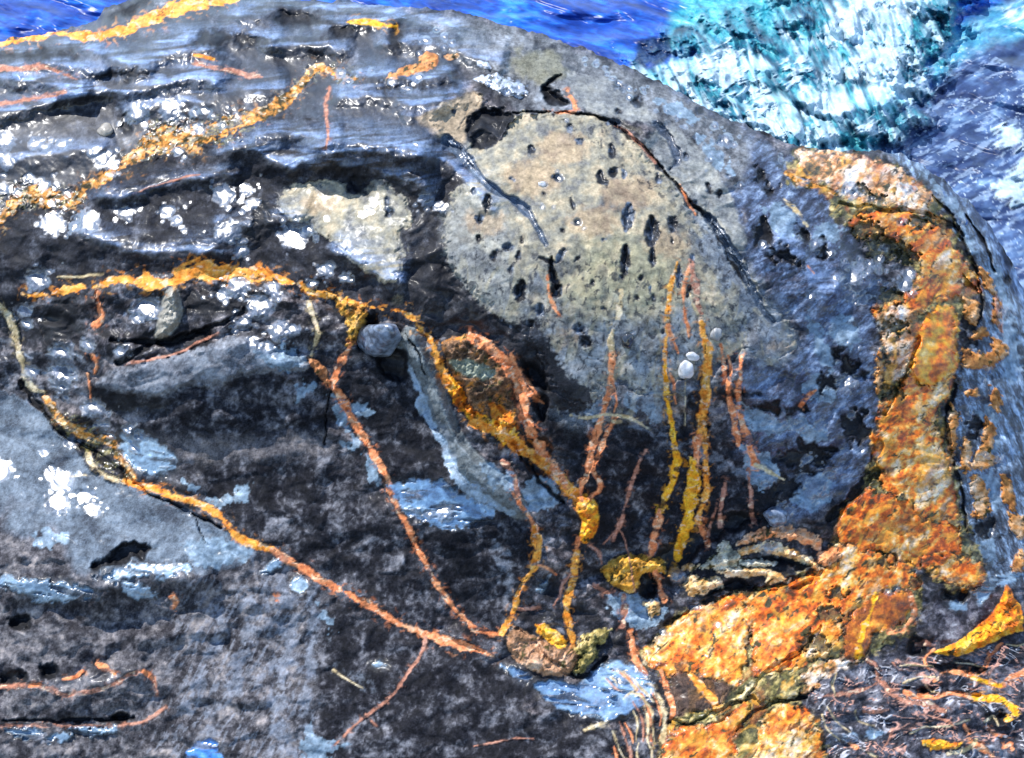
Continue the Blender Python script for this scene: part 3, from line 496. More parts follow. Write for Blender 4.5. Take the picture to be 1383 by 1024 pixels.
# orange stains and clumps right of the seam, on the ridge
for k, pts in enumerate([[(1310,640),(1330,650),(1338,690),(1320,700),(1312,670)],[(1350,640),(1368,650),(1372,690),(1355,680)],[(1300,400),(1322,410),(1318,440),(1304,430)],[(1318,355),(1335,370),(1345,395),(1330,390)],[(1255,288),(1270,290),(1275,300),(1260,298)],[(1338,520),(1352,530),(1350,555),(1338,548)],[(1300,590),(1312,600),(1308,640),(1298,630)],[(1365,760),(1380,740),(1383,770),(1370,775)],[(1300,470),(1330,478),(1345,470),(1350,490),(1325,500),(1300,495)],[(1338,455),(1352,460),(1362,475),(1352,485),(1342,475)],[(1306,525),(1322,528),(1318,535),(1303,532)],[(1284,545),(1296,560),(1292,590),(1284,640),(1280,580)],
                         [(1330,560),(1345,580),(1340,610),(1352,620),(1335,632),(1318,635),(1310,625),(1325,600)],[(1310,455),(1325,440),(1335,450),(1320,460)],[(1318,690),(1325,700),(1312,698)],[(1360,690),(1383,700),(1383,730),(1365,715)],[(1340,395),(1352,410),(1348,440),(1340,430)],[(1188,470),(1192,500),(1188,530),(1181,520),(1184,480)]]):
    w, sd = R.poly(pts, rough=5, scale=7, seed=120+k)
    R.paint(w, sst(-1, 1, sd), gold(w, 60+k, .5, .9, [(-.1,(.2,.07,.02)),(.4,(.55,.23,.06)),(.7,(.66,.38,.18)),(1.1,(.7,.55,.4))]), .2); R.h[w] += .008*sst(-1,4,sd)
    mark(w, sd > 0, part('rust_stain', 'ridge' if pts[0][0] > 1240 else 'dome'))

# ------------------------------------------------------------------ the cradle of gold below the strands, the lens, the lumps
def lump(pts, stops, mid, name, rock, label, seed, A=.018, rough=3, wet=.3, edge=True):
    w, sd = R.poly(pts, rough=rough, scale=9, seed=seed)
    R.paint(w, sst(-.8, .8, sd), gold(w, 100 + seed * 2, mid, 1.0, stops), wet)
    R.h[w] += A * sst(-1, 9, sd) + .3 * A * sst(0, 3, sd) * R.nz(w, 8, 8, 3, 900 + seed)
    if edge: R.paint(w, np.exp(-((sd + 1.4) / 1.3) ** 2) * .8, (.012, .012, .012))
    mark(w, sd > 0, part(name, rock, label))
lump([(596,463),(612,455),(640,452),(660,472),(686,508),(699,543),(702,577),(672,576),(638,558),(627,530),(606,498)], [(-.1,(.02,.014,.01)),(.35,(.10,.055,.03)),(.6,(.26,.14,.07)),(.8,(.6,.22,.03)),(1.1,(.75,.42,.15))], .50, 'rust_lens', 'face', 'rusty brown lens between two orange veins', 1, A=.025)
region([(607,490),(625,485),(655,492),(668,505),(650,512),(620,505)], [(0,(.13,.14,.10)),(.6,(.27,.28,.2)),(1,(.4,.4,.3))], seed=70, wet=.3)
region([(660,545),(690,555),(700,580),(672,576)], rustred, seed=71, mid=.6, wet=.3)
lump([(603,500),(622,520),(632,545),(650,560),(690,575),(700,590),(680,600),(650,575),(622,556),(606,530)], yellowy, .45, 'gold_band', 'face', 'bright yellow band under the lens', 2, A=.012, rough=5)
lump([(693,845),(715,855),(745,868),(775,872),(785,885),(770,910),(745,914),(714,903),(692,886),(684,868)], [(-.1,(.12,.07,.04)),(.4,(.36,.19,.10)),(.7,(.50,.27,.15)),(1,(.65,.45,.3))], .45, 'orange_lump', 'foot', 'salmon side of the golden bowl', 3, A=.02, rough=3)
lump([(722,843),(742,846),(762,862),(763,876),(745,870),(728,856)], yellowy, .5, 'orange_lump', 'foot', 'bright yellow top of the bowl', 4, A=.012)
lump([(775,872),(797,853),(825,848),(822,860),(808,872),(806,888),(790,906),(775,910),(780,890)], olive, .62, 'orange_lump', 'foot', 'ridged yellow and olive side of the bowl', 5, A=.025, rough=5)
lump([(776,668),(795,668),(805,680),(809,700),(804,722),(792,734),(782,726),(786,705),(779,690)], yellowy, .42, 'gold_knob', 'face', 'rounded golden knob where the veins meet', 6, A=.02, rough=1.5)
lump([(811,768),(825,757),(850,748),(880,752),(897,756),(900,775),(888,772),(866,776),(862,797),(848,800),(835,796),(820,784)], [(-.1,(.10,.055,.01)),(.3,(.55,.26,.03)),(.6,(.74,.42,.06)),(1.05,(.82,.62,.35))], .48, 'orange_lump', 'dome', 'golden hooked lump below the yellow strand', 7, A=.025, rough=3)
FLAKES = [([(991,738),(1011,721),(1034,712),(1070,711),(1099,721),(1109,729),(1108,743),(1088,735),(1054,726),(1034,729),(1009,734)],'O','salmon arched rock flake, topmost over the black gaps'),
 ([(991,746),(1013,737),(1043,731),(1054,735),(1070,742),(1097,755),(1111,762),(1110,768),(1094,766),(1070,755),(1047,750),(1025,744),(1002,752)],'C','cream arched rock flake under the salmon one'),
 ([(965,770),(991,764),(1016,766),(1043,770),(1067,784),(1052,787),(1036,788),(1031,779),(1009,780),(980,778)],'C','long cream flake across the black gap'),
 ([(919,793),(935,775),(946,780),(975,782),(975,793),(957,800),(939,805)],'C','stubby pale orange flake'), ([(918,771),(926,761),(944,763),(937,770)],'C',None),
 ([(944,766),(966,748),(973,733),(984,733),(989,744),(1000,751),(998,762),(975,769),(953,769)],'W','crumbly cream rubble'),
 ([(1105,745),(1125,738),(1135,750),(1118,765),(1104,760)],'O',None), ([(1000,756),(1030,756),(1050,762),(1030,766),(1005,764)],'W',None), ([(870,815),(885,812),(893,825),(880,835)],'C',None), ([(902,770),(915,764),(918,775),(906,780)],'C',None)]
FS = {'O': [(-.1,(.2,.06,.02)),(.3,(.62,.22,.08)),(.6,(.76,.34,.15)),(1.1,(.8,.55,.35))], 'C': [(-.1,(.08,.05,.02)),(.25,(.5,.24,.06)),(.5,(.72,.44,.18)),(.8,(.78,.62,.40)),(1.1,(.82,.74,.58))], 'W': [(-.1,(.06,.055,.04)),(.3,(.30,.27,.18)),(.6,(.60,.54,.38)),(1.1,(.78,.74,.6))]}
for k, (p, c, lab) in enumerate(FLAKES): lump(p, FS[c], .64, 'rock_flake', 'dome', lab, 30 + k, A=.012, rough=4)
lump([(1358,788),(1368,802),(1380,824),(1383,850),(1400,850),(1370,855),(1348,864),(1303,884),(1280,885),(1259,881),(1292,867),(1330,838),(1350,814)], yellowy, .45, 'gold_wedge', 'folds', 'broad bright yellow wedge', 10, A=.03, rough=2)
lump([(1243,1000),(1265,998),(1280,1003),(1300,1004),(1285,1012),(1258,1012)], yellowy, .45, 'gold_wedge', 'folds', 'small yellow patch low in the folds', 11, A=.01)
lump([(549,88),(560,86),(572,72),(582,70),(592,80),(586,92),(566,98),(545,104),(520,107),(530,98)], [(-.1,(.2,.07,.03)),(.4,(.56,.22,.06)),(.8,(.66,.35,.14)),(1.1,(.7,.5,.3))], .5, 'orange_stain', 'ledges', 'orange stain on the ledge', 12, A=.008, rough=4)
lump([(600,76),(612,72),(622,75),(608,82)], [(0,(.3,.12,.05)),(.6,(.6,.3,.12)),(1,(.7,.5,.3))], .5, 'orange_stain', 'ledges', None, 13, A=.005)
lump([(416,482),(428,486),(440,500),(447,522),(436,514),(424,500)], [(-.1,(.12,.05,.03)),(.4,(.48,.19,.07)),(.8,(.6,.3,.14)),(1.1,(.6,.45,.3))], .5, 'orange_stain', 'block', 'orange wedge where veins meet', 14, A=.012, rough=3)
lump([(452,405),(470,404),(492,418),(494,432),(480,460),(468,468),(470,445),(462,425)], [(-.1,(.04,.03,.02)),(.3,(.42,.18,.03)),(.6,(.70,.36,.05)),(1.1,(.75,.5,.25))], .5, 'gold_band', 'shelf', 'golden knot at the end of the arched vein', 15, A=.02, rough=5)
lump([(222,395),(232,388),(240,392),(246,425),(232,450),(210,457),(212,440)], TANGREY, .55, 'pale_crust', 'block', 'small beige patch under the arched vein', 16, A=.02, rough=1.5, wet=.5)
R.paint(*(lambda w, sd: (w, sst(-2, 2, sd), (.30, .27, .21)))(*R.poly([(222,395),(232,388),(240,392),(246,425),(232,450),(210,457),(212,440)], rough=2)))
lump([(640,108),(665,100),(690,108),(712,122),(706,133),(690,131),(668,120)], [(-.1,(.1,.1,.11)),(.3,(.35,.35,.36)),(.6,(.6,.6,.6)),(1.1,(.8,.8,.8))], .5, 'white_quartz', 'dome', 'cracked white quartz pocket', 17, A=.012, rough=4, wet=.9)
lump([(642,82),(655,84),(664,92),(650,92)], [(-.1,(.1,.1,.11)),(.5,(.5,.5,.52)),(1.1,(.75,.75,.75))], .6, 'white_quartz', 'ledges', None, 18, A=.01, wet=.9)

# ------------------------------------------------------------------ veins
VC = {'o': [(-.1,(.20,.05,.02)),(.25,(.58,.17,.06)),(.5,(.72,.25,.10)),(.75,(.78,.36,.17)),(1.1,(.80,.54,.36))],
      'g': [(-.1,(.30,.08,.01)),(.25,(.70,.21,.02)),(.5,(.80,.33,.05)),(.75,(.82,.43,.10)),(1.1,(.84,.62,.34))],
      'y': [(-.1,(.5,.15,.01)),(.3,(.80,.31,.012)),(.6,(.84,.43,.025)),(.85,(.86,.52,.10)),(1.1,(.86,.66,.3))],
      'p': [(-.1,(.12,.06,.04)),(.4,(.38,.16,.10)),(.7,(.50,.25,.17)),(1.1,(.58,.38,.3))],
      'c': [(-.1,(.22,.15,.07)),(.4,(.50,.38,.20)),(.7,(.62,.52,.34)),(1.1,(.7,.64,.52))],
      'b': [(-.1,(.012,.012,.006)),(.22,(.07,.05,.012)),(.38,(.42,.17,.03)),(.55,(.70,.29,.06)),(.75,(.74,.48,.2)),(1.1,(.82,.72,.55))]}
VEINS = [  # name label rock colour points widths
 ('ledges','g',[(-40,70),(0,61),(42,50),(83,45),(129,49),(163,42),(195,30),(226,16),(250,8),(285,3),(320,0)],[2,3,4,5,6,8,10,11,9,6,3],'gold and cream vein along the edge of the sea'),
 ('ledges','p',[(-40,92),(0,92),(28,94),(55,90),(80,97),(104,107)],[3,4,5,4,3,2],None), ('ledges','p',[(260,86),(285,91),(313,95),(340,103),(355,104)],[2,4,4,4,2],None),
 ('ledges','p',[(-20,143),(20,138),(55,131),(88,124)],[3,3,3,2],None), ('ledges','y',[(470,30),(490,30),(512,33),(535,37)],[2,4,5,3],'short bright yellow vein near the crest'),
 ('ledges','g',[(262,75),(275,76),(288,79)],[2,3,2],None),
 ('ledges','b',[(481,108),(465,102),(448,94),(432,93),(422,94),(410,108),(400,122),(388,136),(370,145),(346,157),(318,164)],[3,5,5,5,6,7,8,9,10,11,11],'twisting orange vein with a glossy crest'),
 ('shelf','b',[(318,164),(290,176),(262,186),(236,186),(208,190),(195,200),(182,214),(160,228),(136,243),(118,250)],[11,15,18,17,15,9,8,7,6,5],'wide wet gold and green vein covered in glints'),
 ('shelf','b',[(116,252),(104,268),(88,270),(66,266),(45,264),(25,272),(5,290),(-10,312)],[4,9,12,13,12,9,5,3],'broken golden vein at the edge of the shelf'),
 ('shelf','p',[(445,117),(440,146),(443,174),(440,200)],[2,2.5,2.5,1.5],'thin upright pink vein'), ('shelf','p',[(180,262),(220,248),(258,238),(270,236)],[1.2,1.5,1.6,1],None),
 ('block','g',[(31,398),(66,398),(87,391),(118,390),(139,384),(153,377),(188,379),(222,383),(243,371),(271,366),(306,368),(334,369),(365,371),(393,381),(421,393),(448,400),(471,407),(506,416),(533,419),(554,428),(568,445)],[1,2,4,4,4,5,7,10,12,13,12,9,6,4,3,3,2.5,2.5,2.5,2.5,3],'long arched orange vein below the shelf'),
 ('block','c',[(78,374),(105,374),(140,370)],[1,1.5,1],None), ('shelf','g',[(243,362),(258,354),(270,347)],[3,2,1],None),
 ('block','o',[(129,392),(134,414),(138,430),(126,440)],[3,3,6,4],'short orange vein hanging from the arch'), ('block','o',[(122,478),(130,492),(128,503)],[2,5,2],None), ('block','o',[(118,504),(121,522),(122,545)],[2,1.5,1],None),
 ('block','c',[(-20,405),(0,414),(14,431),(21,452),(26,477),(33,501),(42,522),(61,530)],[4,5,5,5,5,5,4,1],'knobbly cream and orange vein down the edge'),
 ('slab','b',[(61,538),(76,560),(90,574),(110,584),(125,592),(149,598),(163,615),(176,640),(181,654)],[4,5,6,7,8,7,6,5,4],'crumbling gold vein full of glints'),
 ('slab','c',[(118,613),(126,628),(150,645),(168,652)],[3,4,3,2],None), ('slab','c',[(95,643),(132,641),(160,647)],[1.5,2,2],None),
 ('slab','g',[(167,648),(181,654),(209,662),(243,673),(264,678),(285,689),(306,706),(320,724),(348,738),(368,743)],[2,4,5,6,4,4,5,5,7,4],'straight orange vein along the slab edge'),
 ('foot','o',[(368,743),(382,751),(410,769),(431,783),(459,797),(485,811),(520,831),(554,849),(589,861),(617,871),(645,878),(669,889)],[3,6,6,5,4,5,5,5,8,6,3,2],'long salmon vein slanting down to the bowl'),
 ('foot','p',[(575,863),(568,884),(554,904),(530,939),(495,967),(471,988),(453,1007)],[3,3,2,2,2.5,3,2],'thin pink vein branching downward'), ('foot','p',[(495,965),(508,980)],[2,1],None),
 ('foot','c',[(450,905),(470,918),(490,930)],[2,2,1],None), ('foot','p',[(640,1008),(680,1000),(720,998)],[.8,1.5,.8],None), ('foot','c',[(790,985),(805,980),(820,976)],[2,4,2],None),
 ('face','o',[(448,522),(460,535),(478,570),(499,605),(520,640),(530,668),(540,692),(551,713),(568,748),(582,776),(599,804),(620,828),(645,852),(672,856)],[4,6,6,5,5,5,5,4,4,3.5,3,3,3,3],'long orange vein down the middle of the dark wall'),
 ('block','o',[(472,468),(457,495),(447,522)],[5,5,4],None), ('block','c',[(416,410),(428,447),(421,480)],[3,4,3],None), ('block','p',[(167,492),(209,485),(243,475),(270,462),(295,450)],[1,1.5,2,2,1],None),
 ('face','g',[(568,445),(582,459),(589,480),(599,504),(606,520)],[3,4,6,7,6],None),
 ('face','g',[(640,570),(672,584),(693,598),(721,616),(742,633),(763,654),(784,676)],[7,9,8,8,8,9,10],'thick golden vein joining at the knob'),
 ('face','o',[(636,455),(652,462),(676,483),(693,503),(701,522),(707,549),(714,577),(728,602),(745,626),(763,654)],[7,10,10,10,9,8,6,7,7,6],'orange vein arching over the lens'),
 ('dome','o',[(703,512),(712,530),(734,545)],[4,4,1],None), ('dome','o',[(690,480),(705,505),(724,532)],[3,3,1],None),
 ('face','p',[(680,622),(694,642),(698,660),(702,680)],[4,4,3,2],None),
 ('dome','c',[(839,393),(834,431),(825,456),(827,480)],[4,4,4.5,4],None),
 ('dome','o',[(827,480),(825,510),(822,530),(815,556),(808,577),(798,612),(794,636),(785,657),(784,675)],[4.5,5,5,5,4,4,4,3,3],'orange vein splitting in two above the knob'),
 ('face','o',[(832,566),(818,588),(811,609),(800,632),(808,647),(810,661),(796,673)],[3,4,3,3,3,3,3],None), ('face','c',[(815,567),(838,570)],[2,2],None), ('dome','o',[(829,520),(832,545),(826,565)],[1.5,1.5,1],None),
 ('dome','p',[(872,608),(860,633),(850,664),(838,705),(828,728)],[2,2.2,2.5,2.8,2.5],'thin pinkish vein in the black face'),
 ('dome','g',[(914,355),(909,375),(905,393),(902,420),(902,440),(899,470),(898,501)],[1.5,2,3,3,5,3,3],None), ('dome','o',[(903,440),(910,460),(916,478)],[4,2,1],None),
 ('dome','y',[(898,495),(902,543),(909,584),(914,622),(908,648),(899,672),(891,692)],[3,4,4,5.5,5.5,5,5],'yellow vein curving down the dark face'), ('dome','o',[(891,690),(886,715),(882,735),(881,748)],[5,4.5,5.5,4],None),
 ('dome','o',[(905,505),(910,520),(912,545)],[1.5,2,1],None),
 ('dome','o',[(932,360),(925,385),(923,410),(928,435),(930,455)],[3,3,2,2,1.5],None), ('dome','p',[(932,350),(939,385),(944,415),(949,440)],[2,6,3,4],None), ('dome','c',[(930,395),(936,412),(944,425)],[1.5,1.5,1],None),
 ('dome','g',[(947,435),(953,460),(956,480),(954,510),(952,540),(946,575),(943,595)],[3,5,8,7,7,6,6],'thick golden vein, longest of the hanging ones'),
 ('dome','o',[(943,590),(941,615),(940,640)],[5,4,2],None), ('dome','g',[(951,570),(953,600),(953,640),(953,664),(946,690),(943,705)],[4,4.5,5,5,5,6],None), ('dome','o',[(944,700),(950,718),(955,735)],[5,5,5],None),
 ('dome','y',[(934,618),(937,645),(934,672),(929,700),(920,732),(915,755)],[3,7,9,8,8,5],'broad bright yellow vein ending in a blunt tip'),
 ('dome','o',[(974,466),(979,501),(984,530),(990,565),(996,590),(997,602)],[1.5,3,4,5,4,2],None), ('dome','o',[(984,480),(987,500),(984,525)],[1.5,2,2],None),
 ('dome','o',[(1000,482),(1000,505),(997,530),(998,556),(1007,588),(1015,612),(1022,632)],[1.5,2,3,5,6,5.5,5],'forked orange vein with two tails'), ('dome','c',[(1020,628),(1040,638),(1058,648)],[3,3,1],None),
 ('dome','p',[(1010,634),(1014,668),(1015,690),(1018,703)],[3,3,3,5],None), ('dome','p',[(979,650),(974,685),(972,712)],[2.5,3,4],None), ('dome','p',[(968,680),(962,700),(957,722)],[1.5,2,2],None),
 ('dome','c',[(926,505),(925,530),(925,575)],[1,1,.8],None), ('dome','p',[(858,800),(840,720),(815,735)],[1,1,1],None),
 ('face','o',[(690,662),(700,678),(714,696),(722,715)],[1.5,2.5,3,5],None), ('face','g',[(722,712),(726,735),(724,755),(718,772),(706,788),(699,802),(697,814),(688,836),(678,856)],[5,6,6,5,3,4,5,3,4],'orange vein bending round the dark bulge'),
 ('face','o',[(726,764),(740,768),(752,776)],[1.5,2,1],None), ('face','p',[(700,822),(720,822),(730,818)],[2,2.5,1.5],None),
 ('face','o',[(781,727),(778,745),(776,765)],[3,3,3],None), ('foot','g',[(779,745),(776,765),(774,785),(766,807),(766,830),(769,848),(774,866)],[4,6,6,6,5.5,5,4],'golden strand running into the bowl'),
 ('face','p',[(771,775),(760,790),(756,805),(748,818)],[3,2.5,2,1.5],None), ('dome','p',[(797,738),(808,745),(812,762)],[2,3,1],None), ('dome','p',[(802,790),(818,800),(830,800)],[2,3,2],None), ('dome','p',[(843,805),(843,825),(840,845)],[4,4,5],None),
 ('dome','o',[(886,772),(890,790),(897,810)],[4,4,5],None), ('dome','o',[(852,852),(855,875),(858,890)],[4,4,3],None),
 
 
 ('dome','c',[(870,890),(866,905),(880,930),(893,950),(898,975),(895,1000)],[2,4,4,4,5,4],None), ('dome','o',[(893,905),(900,930),(908,955),(906,970)],[4,4,4,3],None), ('dome','o',[(852,868),(858,890),(872,910)],[3,4,4],None),
 ('seam','g',[(932,910),(945,925),(958,940),(968,955)],[4,6,6,5],'orange streak over the brown block'), ('seam','y',[(1183,803),(1176,825),(1167,850),(1158,885)],[3,3,3,6],'yellow streak over the red block'),
 ('seam','o',[(1230,800),(1234,830),(1220,850),(1200,855)],[4,4,3,3],None),
 ('slab','p',[(-20,980),(0,981),(70,980),(139,981),(181,979),(202,970),(222,957)],[2,2,2.5,2,2,3,2],'thin orange vein low on the slab front'),
 ('slab','p',[(-20,928),(0,928),(50,926),(90,938),(140,930),(185,908),(205,915),(212,935)],[2,3,4,3,3,3,3,2],None),
 ('slab','o',[(130,897),(140,902),(154,910)],[2,5,2],None), ('slab','o',[(192,906),(200,911),(207,917)],[2,4,2],None), ('slab','o',[(85,917),(100,915),(112,907)],[2,3,2],None), ('slab','o',[(232,805),(238,812),(236,822)],[4,5,3],None), ('slab','o',[(370,802),(373,810)],[3,3],None), ('slab','o',[(40,926),(55,926)],[3,2],None),
 ('ridge','b',[(1062,235),(1080,245),(1105,252),(1130,262)],[3,4,4,3],None), ('dome','c',[(1060,270),(1080,290),(1090,305)],[3,3,2],None), ('dome','p',[(830,170),(850,180),(872,205),(885,220)],[1,2,2,1.5],None), ('dome','o',[(765,122),(776,140),(775,150),(755,152),(735,149)],[1.5,3,3,1.5,1],None),
 ('dome','o',[(918,250),(930,275),(940,290)],[1.5,2,1.5],None), ('dome','o',[(740,372),(742,395),(748,415),(755,425)],[2,2,3,2],None), ('dome','o',[(1092,360),(1100,370)],[1,1],None),
 ('ridge','p',[(1345,400),(1350,430),(1352,450)],[3,4,3],None), ('dome','o',[(1082,548),(1090,536),(1102,527)],[3,3,2],None), ('dome','c',[(770,560),(790,565),(820,560),(850,565),(880,580)],[1,2,2,2.5,1],None)]
FOLD = [  # thin veins lacing the folded rock
 ('p',[(1100,945),(1125,938),(1150,936),(1170,930),(1185,920),(1183,900),(1172,893)],[1.5,2,2,2,3,2.5,4]), ('p',[(1185,915),(1195,930),(1200,950)],[2,2,1.5]),
 ('p',[(1190,915),(1205,935),(1225,948),(1250,950),(1275,960)],[3,5,5,6,3]), ('o',[(1222,935),(1238,942),(1255,940)],[3,4,2]),
 ('o',[(1262,920),(1275,908),(1295,908),(1312,915),(1330,922),(1352,926),(1362,918),(1383,908)],[1.5,2.5,3,4,5,6,4,4]), ('y',[(1312,915),(1330,921),(1350,926)],[2,4,4]),
 ('o',[(1240,940),(1265,942),(1280,936),(1300,938),(1322,941)],[1.5,2,4,3,4]), ('y',[(1318,940),(1340,943),(1358,950),(1370,960),(1368,968),(1360,973)],[4,5.5,6,6,4,2]),
 ('c',[(1130,910),(1124,925),(1128,940)],[1,1.5,1]), ('c',[(1220,922),(1240,916),(1262,914)],[1.5,1.5,1]), ('c',[(1250,925),(1255,932),(1268,936)],[1.5,2,1]),
 ('o',[(1255,905),(1248,890),(1262,878)],[1.5,2,2]), ('p',[(1238,870),(1250,868),(1262,873)],[3,5,3]), ('o',[(1325,905),(1332,890),(1345,878),(1352,870)],[1.5,2,2.5,1.5]), ('o',[(1332,900),(1338,890)],[2,2]),
 ('p',[(1165,960),(1180,962),(1200,958)],[2,3,1.5]), ('c',[(1155,960),(1160,975),(1180,980)],[1,1.5,1]), ('p',[(1240,965),(1262,968),(1280,975),(1290,985)],[1,1.5,2,1]), ('c',[(1230,990),(1250,982),(1280,980),(1310,972)],[1,1.5,2,1]),
 ('o',[(1332,980),(1340,990),(1352,995)],[2,2.5,1.5]), ('o',[(1302,980),(1308,992)],[2.5,2]), ('c',[(1330,975),(1342,968),(1348,980)],[1,1.5,1]), ('o',[(1310,1000),(1325,1010),(1340,1020)],[3,5,3]), ('c',[(1280,1018),(1305,1012),(1318,1000)],[2,4,3]),
 ('p',[(1190,1015),(1200,1000),(1205,985)],[1,2,2]), ('c',[(1140,1000),(1160,1010),(1185,1022)],[1,1.5,1.5]), ('o',[(1148,1003),(1156,1010)],[4,4]), ('c',[(1110,965),(1118,985),(1135,1000)],[1,1.5,1]), ('c',[(1118,955),(1130,975),(1150,990)],[.8,1.2,1]),
 ('c',[(1290,895),(1310,896),(1330,902)],[.8,1.2,.8]), ('c',[(1215,900),(1235,898),(1260,900)],[.8,1.2,1]), ('o',[(1355,1008),(1365,1005),(1368,1012)],[3,4,3]), ('c',[(1360,870),(1375,872),(1390,868)],[1,1.5,1]), ('p',[(1205,895),(1215,905),(1230,902)],[1,1.5,1])]
VEINS += [('folds', c, p, wd, None) for c, p, wd in FOLD]
def draw_vein(k, rk, c, pts, wid, lab):
    mx = max(wid)
    w, m, side, t = R.line(pts, [q * .86 for q in wid], pad=16, rough=.2, seed=k)
    big = R.nz(w, 34, 20, 3, 1550 + k); fine = R.nz(w, 9, 7, 3, 1580 + k)
    m = m + (.42 * mx * big + .20 * mx * fine if mx > 1.4 else .3 * fine)
    m = np.minimum(m, (wid if isinstance(wid, (int, float)) else mx) * 1.5 - np.abs(side) * .2)
    tt = .48 + .34 * R.nz(w, 26, 18, 3, 1000 + k) + .30 * R.nz(w, 8, 6, 3, 1100 + k)
    if c == 'b': tt = .46 + 1.25 * (tt - .5)
    q = sst(-1.0, .9, m)
    grv = np.exp(-((m + 1.6) / 1.2) ** 2) * sst(-.1, .35, R.nz(w, 18, 14, 2, 1300 + k)) * (mx > 1.6)
    R.paint(w, grv * .35, (.012, .011, .011))
    if mx > 2: R.paint(w, sst(-mx * 1.2 - 3, 0, m) * sst(.25, .6, R.nz(w, 10, 8, 3, 1900 + k)) * .55, ramp(tt * .8, VC[c]))      # stain bleeding into the rock beside it
    R.paint(w, q * (1 - .85 * sst(.18, .52, R.nz(w, 30, 12, 4, 1600 + k)) * (mx < 7.5)), ramp(tt, VC[c]), .22)
    if mx > 3.5:   # hairline cracks running along it, pale flecks
        hl = sst(.06, .0, np.abs((side / max(mx, 1)) * .9 + .8 * R.nz(w, 30, 20, 3, 1400 + k))) * q * sst(-.2, .2, R.nz(w, 30, 24, 2, 1430 + k))
        R.paint(w, hl * .85, (.06, .03, .012)); R.h[w] -= .001 * hl
        fk = sst(.30, .55, R.nz(w, 12, 7, 3, 1450 + k)) * q; R.paint(w, fk * .6, (.80, .62, .42))
    R.h[w] += .0003 * q; relief[w] *= 1 - .4 * q
    mark(w, m > 0, part('mineral_vein', rk, lab))
for k, v in enumerate(VEINS): draw_vein(k, *v)
# dark olive, wet and knobbly stretches of the two wide veins
for k, pts in enumerate([[(180,210),(205,165),(260,160),(330,150),(350,170),(330,190),(250,205),(200,215)], [(0,260),(30,240),(90,250),(115,262),(100,285),(40,285),(0,290)], [(60,545),(100,560),(160,590),(185,645),(160,650),(110,610),(75,585)], [(385,140),(400,110),(430,85),(480,95),(470,112),(430,108),(405,135)]]):
    w, sd = R.poly(pts, rough=8, scale=14, seed=240 + k)
    m = sst(-4, 6, sd) * sst(.02, .28, R.nz(w, 17, 8, 4, 2400 + k, -.4))
    R.paint(w, m * .9, ramp(.5 + .5 * R.nz(w, 5, 4, 2, 2450 + k), [(0,(.008,.008,.005)),(.5,(.035,.03,.010)),(.8,(.20,.17,.05)),(1.1,(.5,.42,.2))]), .7)
    R.h[w] += .0035 * R.nz(w, 9, 7, 2, 2480 + k) * sst(-4, 6, sd)
# ------------------------------------------------------------------ puddles: wet patches with the mirrored sky's blue painted into the colour
PUD = [([(721,924),(749,919),(780,926),(800,908),(818,895),(839,894),(862,905),(880,920),(878,946),(853,960),(818,974),(801,968),(752,955)], 'large blue puddle beside the striped folds'),
 ([(524,654),(560,648),(585,648),(608,655),(640,678),(668,692),(650,704),(618,712),(592,712),(566,700),(545,688)], 'bright blue puddle on the dark wall, beside the grey green rib'),
 ([(676,898),(694,902),(714,910),(713,919),(697,917)], 'tiny blue puddle at the left rim of the golden bowl'),
 ([(253,1015),(270,1003),(285,998),(296,1012),(302,1045),(250,1045)], 'deep blue puddle in the crumbled slab front'),
 ([(-30,784),(10,780),(50,784),(97,788),(132,806),(110,808),(70,813),(42,808),(10,794),(-30,792)], 'pale blue puddle at the outer end of the slab'),
 ([(128,778),(150,772),(180,762),(210,765),(250,762),(258,772),(236,778),(215,780),(200,776),(160,784)], 'pale blue puddle strung along the slab edge'),
 ([(160,790),(175,784),(190,790),(208,798),(206,808),(185,808),(168,800)], 'small pale puddle below the slab edge'),
 ([(352,772),(362,764),(372,752),(384,758),(372,768),(360,774)], 'small pale puddle against the straight orange vein'),
 ([(96,984),(130,983),(160,985),(140,993),(110,990)], 'narrow pale puddle under the thin orange vein'),
 ([(10,985),(40,984),(70,992),(100,990),(90,1000),(50,1000),(15,992)], 'long pale puddle lowest on the crumbled slab front'),
 ([(163,583),(185,580),(200,586),(222,604),(240,622),(222,642),(190,640),(165,612)], 'blue grey puddle lying between glints and the dark block'),
 ([(1280,815),(1290,812),(1303,816),(1300,824),(1285,824)], 'small pale puddle by the yellow wedge'),
 ([(1318,800),(1330,786),(1350,778),(1378,772),(1372,786),(1352,790),(1335,804),(1322,818)], 'blue grey puddle between the golden lobe and the yellow wedge'),
 ([(1140,992),(1150,990),(1158,996),(1150,1002),(1138,1000)], 'small pale puddle beside the foot of the golden seam'), ([(1170,990),(1180,984),(1196,990),(1185,996),(1168,996)], 'pale oval puddle in the middle of the folded rock'),
 ([(726,795),(735,786),(745,774),(740,784),(733,800)], 'small blue puddle beside the bending orange vein'), ([(392,790),(402,778),(415,786),(412,798),(398,798)], 'small pale puddle under the long salmon vein'),
 ([(500,896),(512,893),(524,898),(512,902)], 'sliver of blue water under the long salmon vein')]
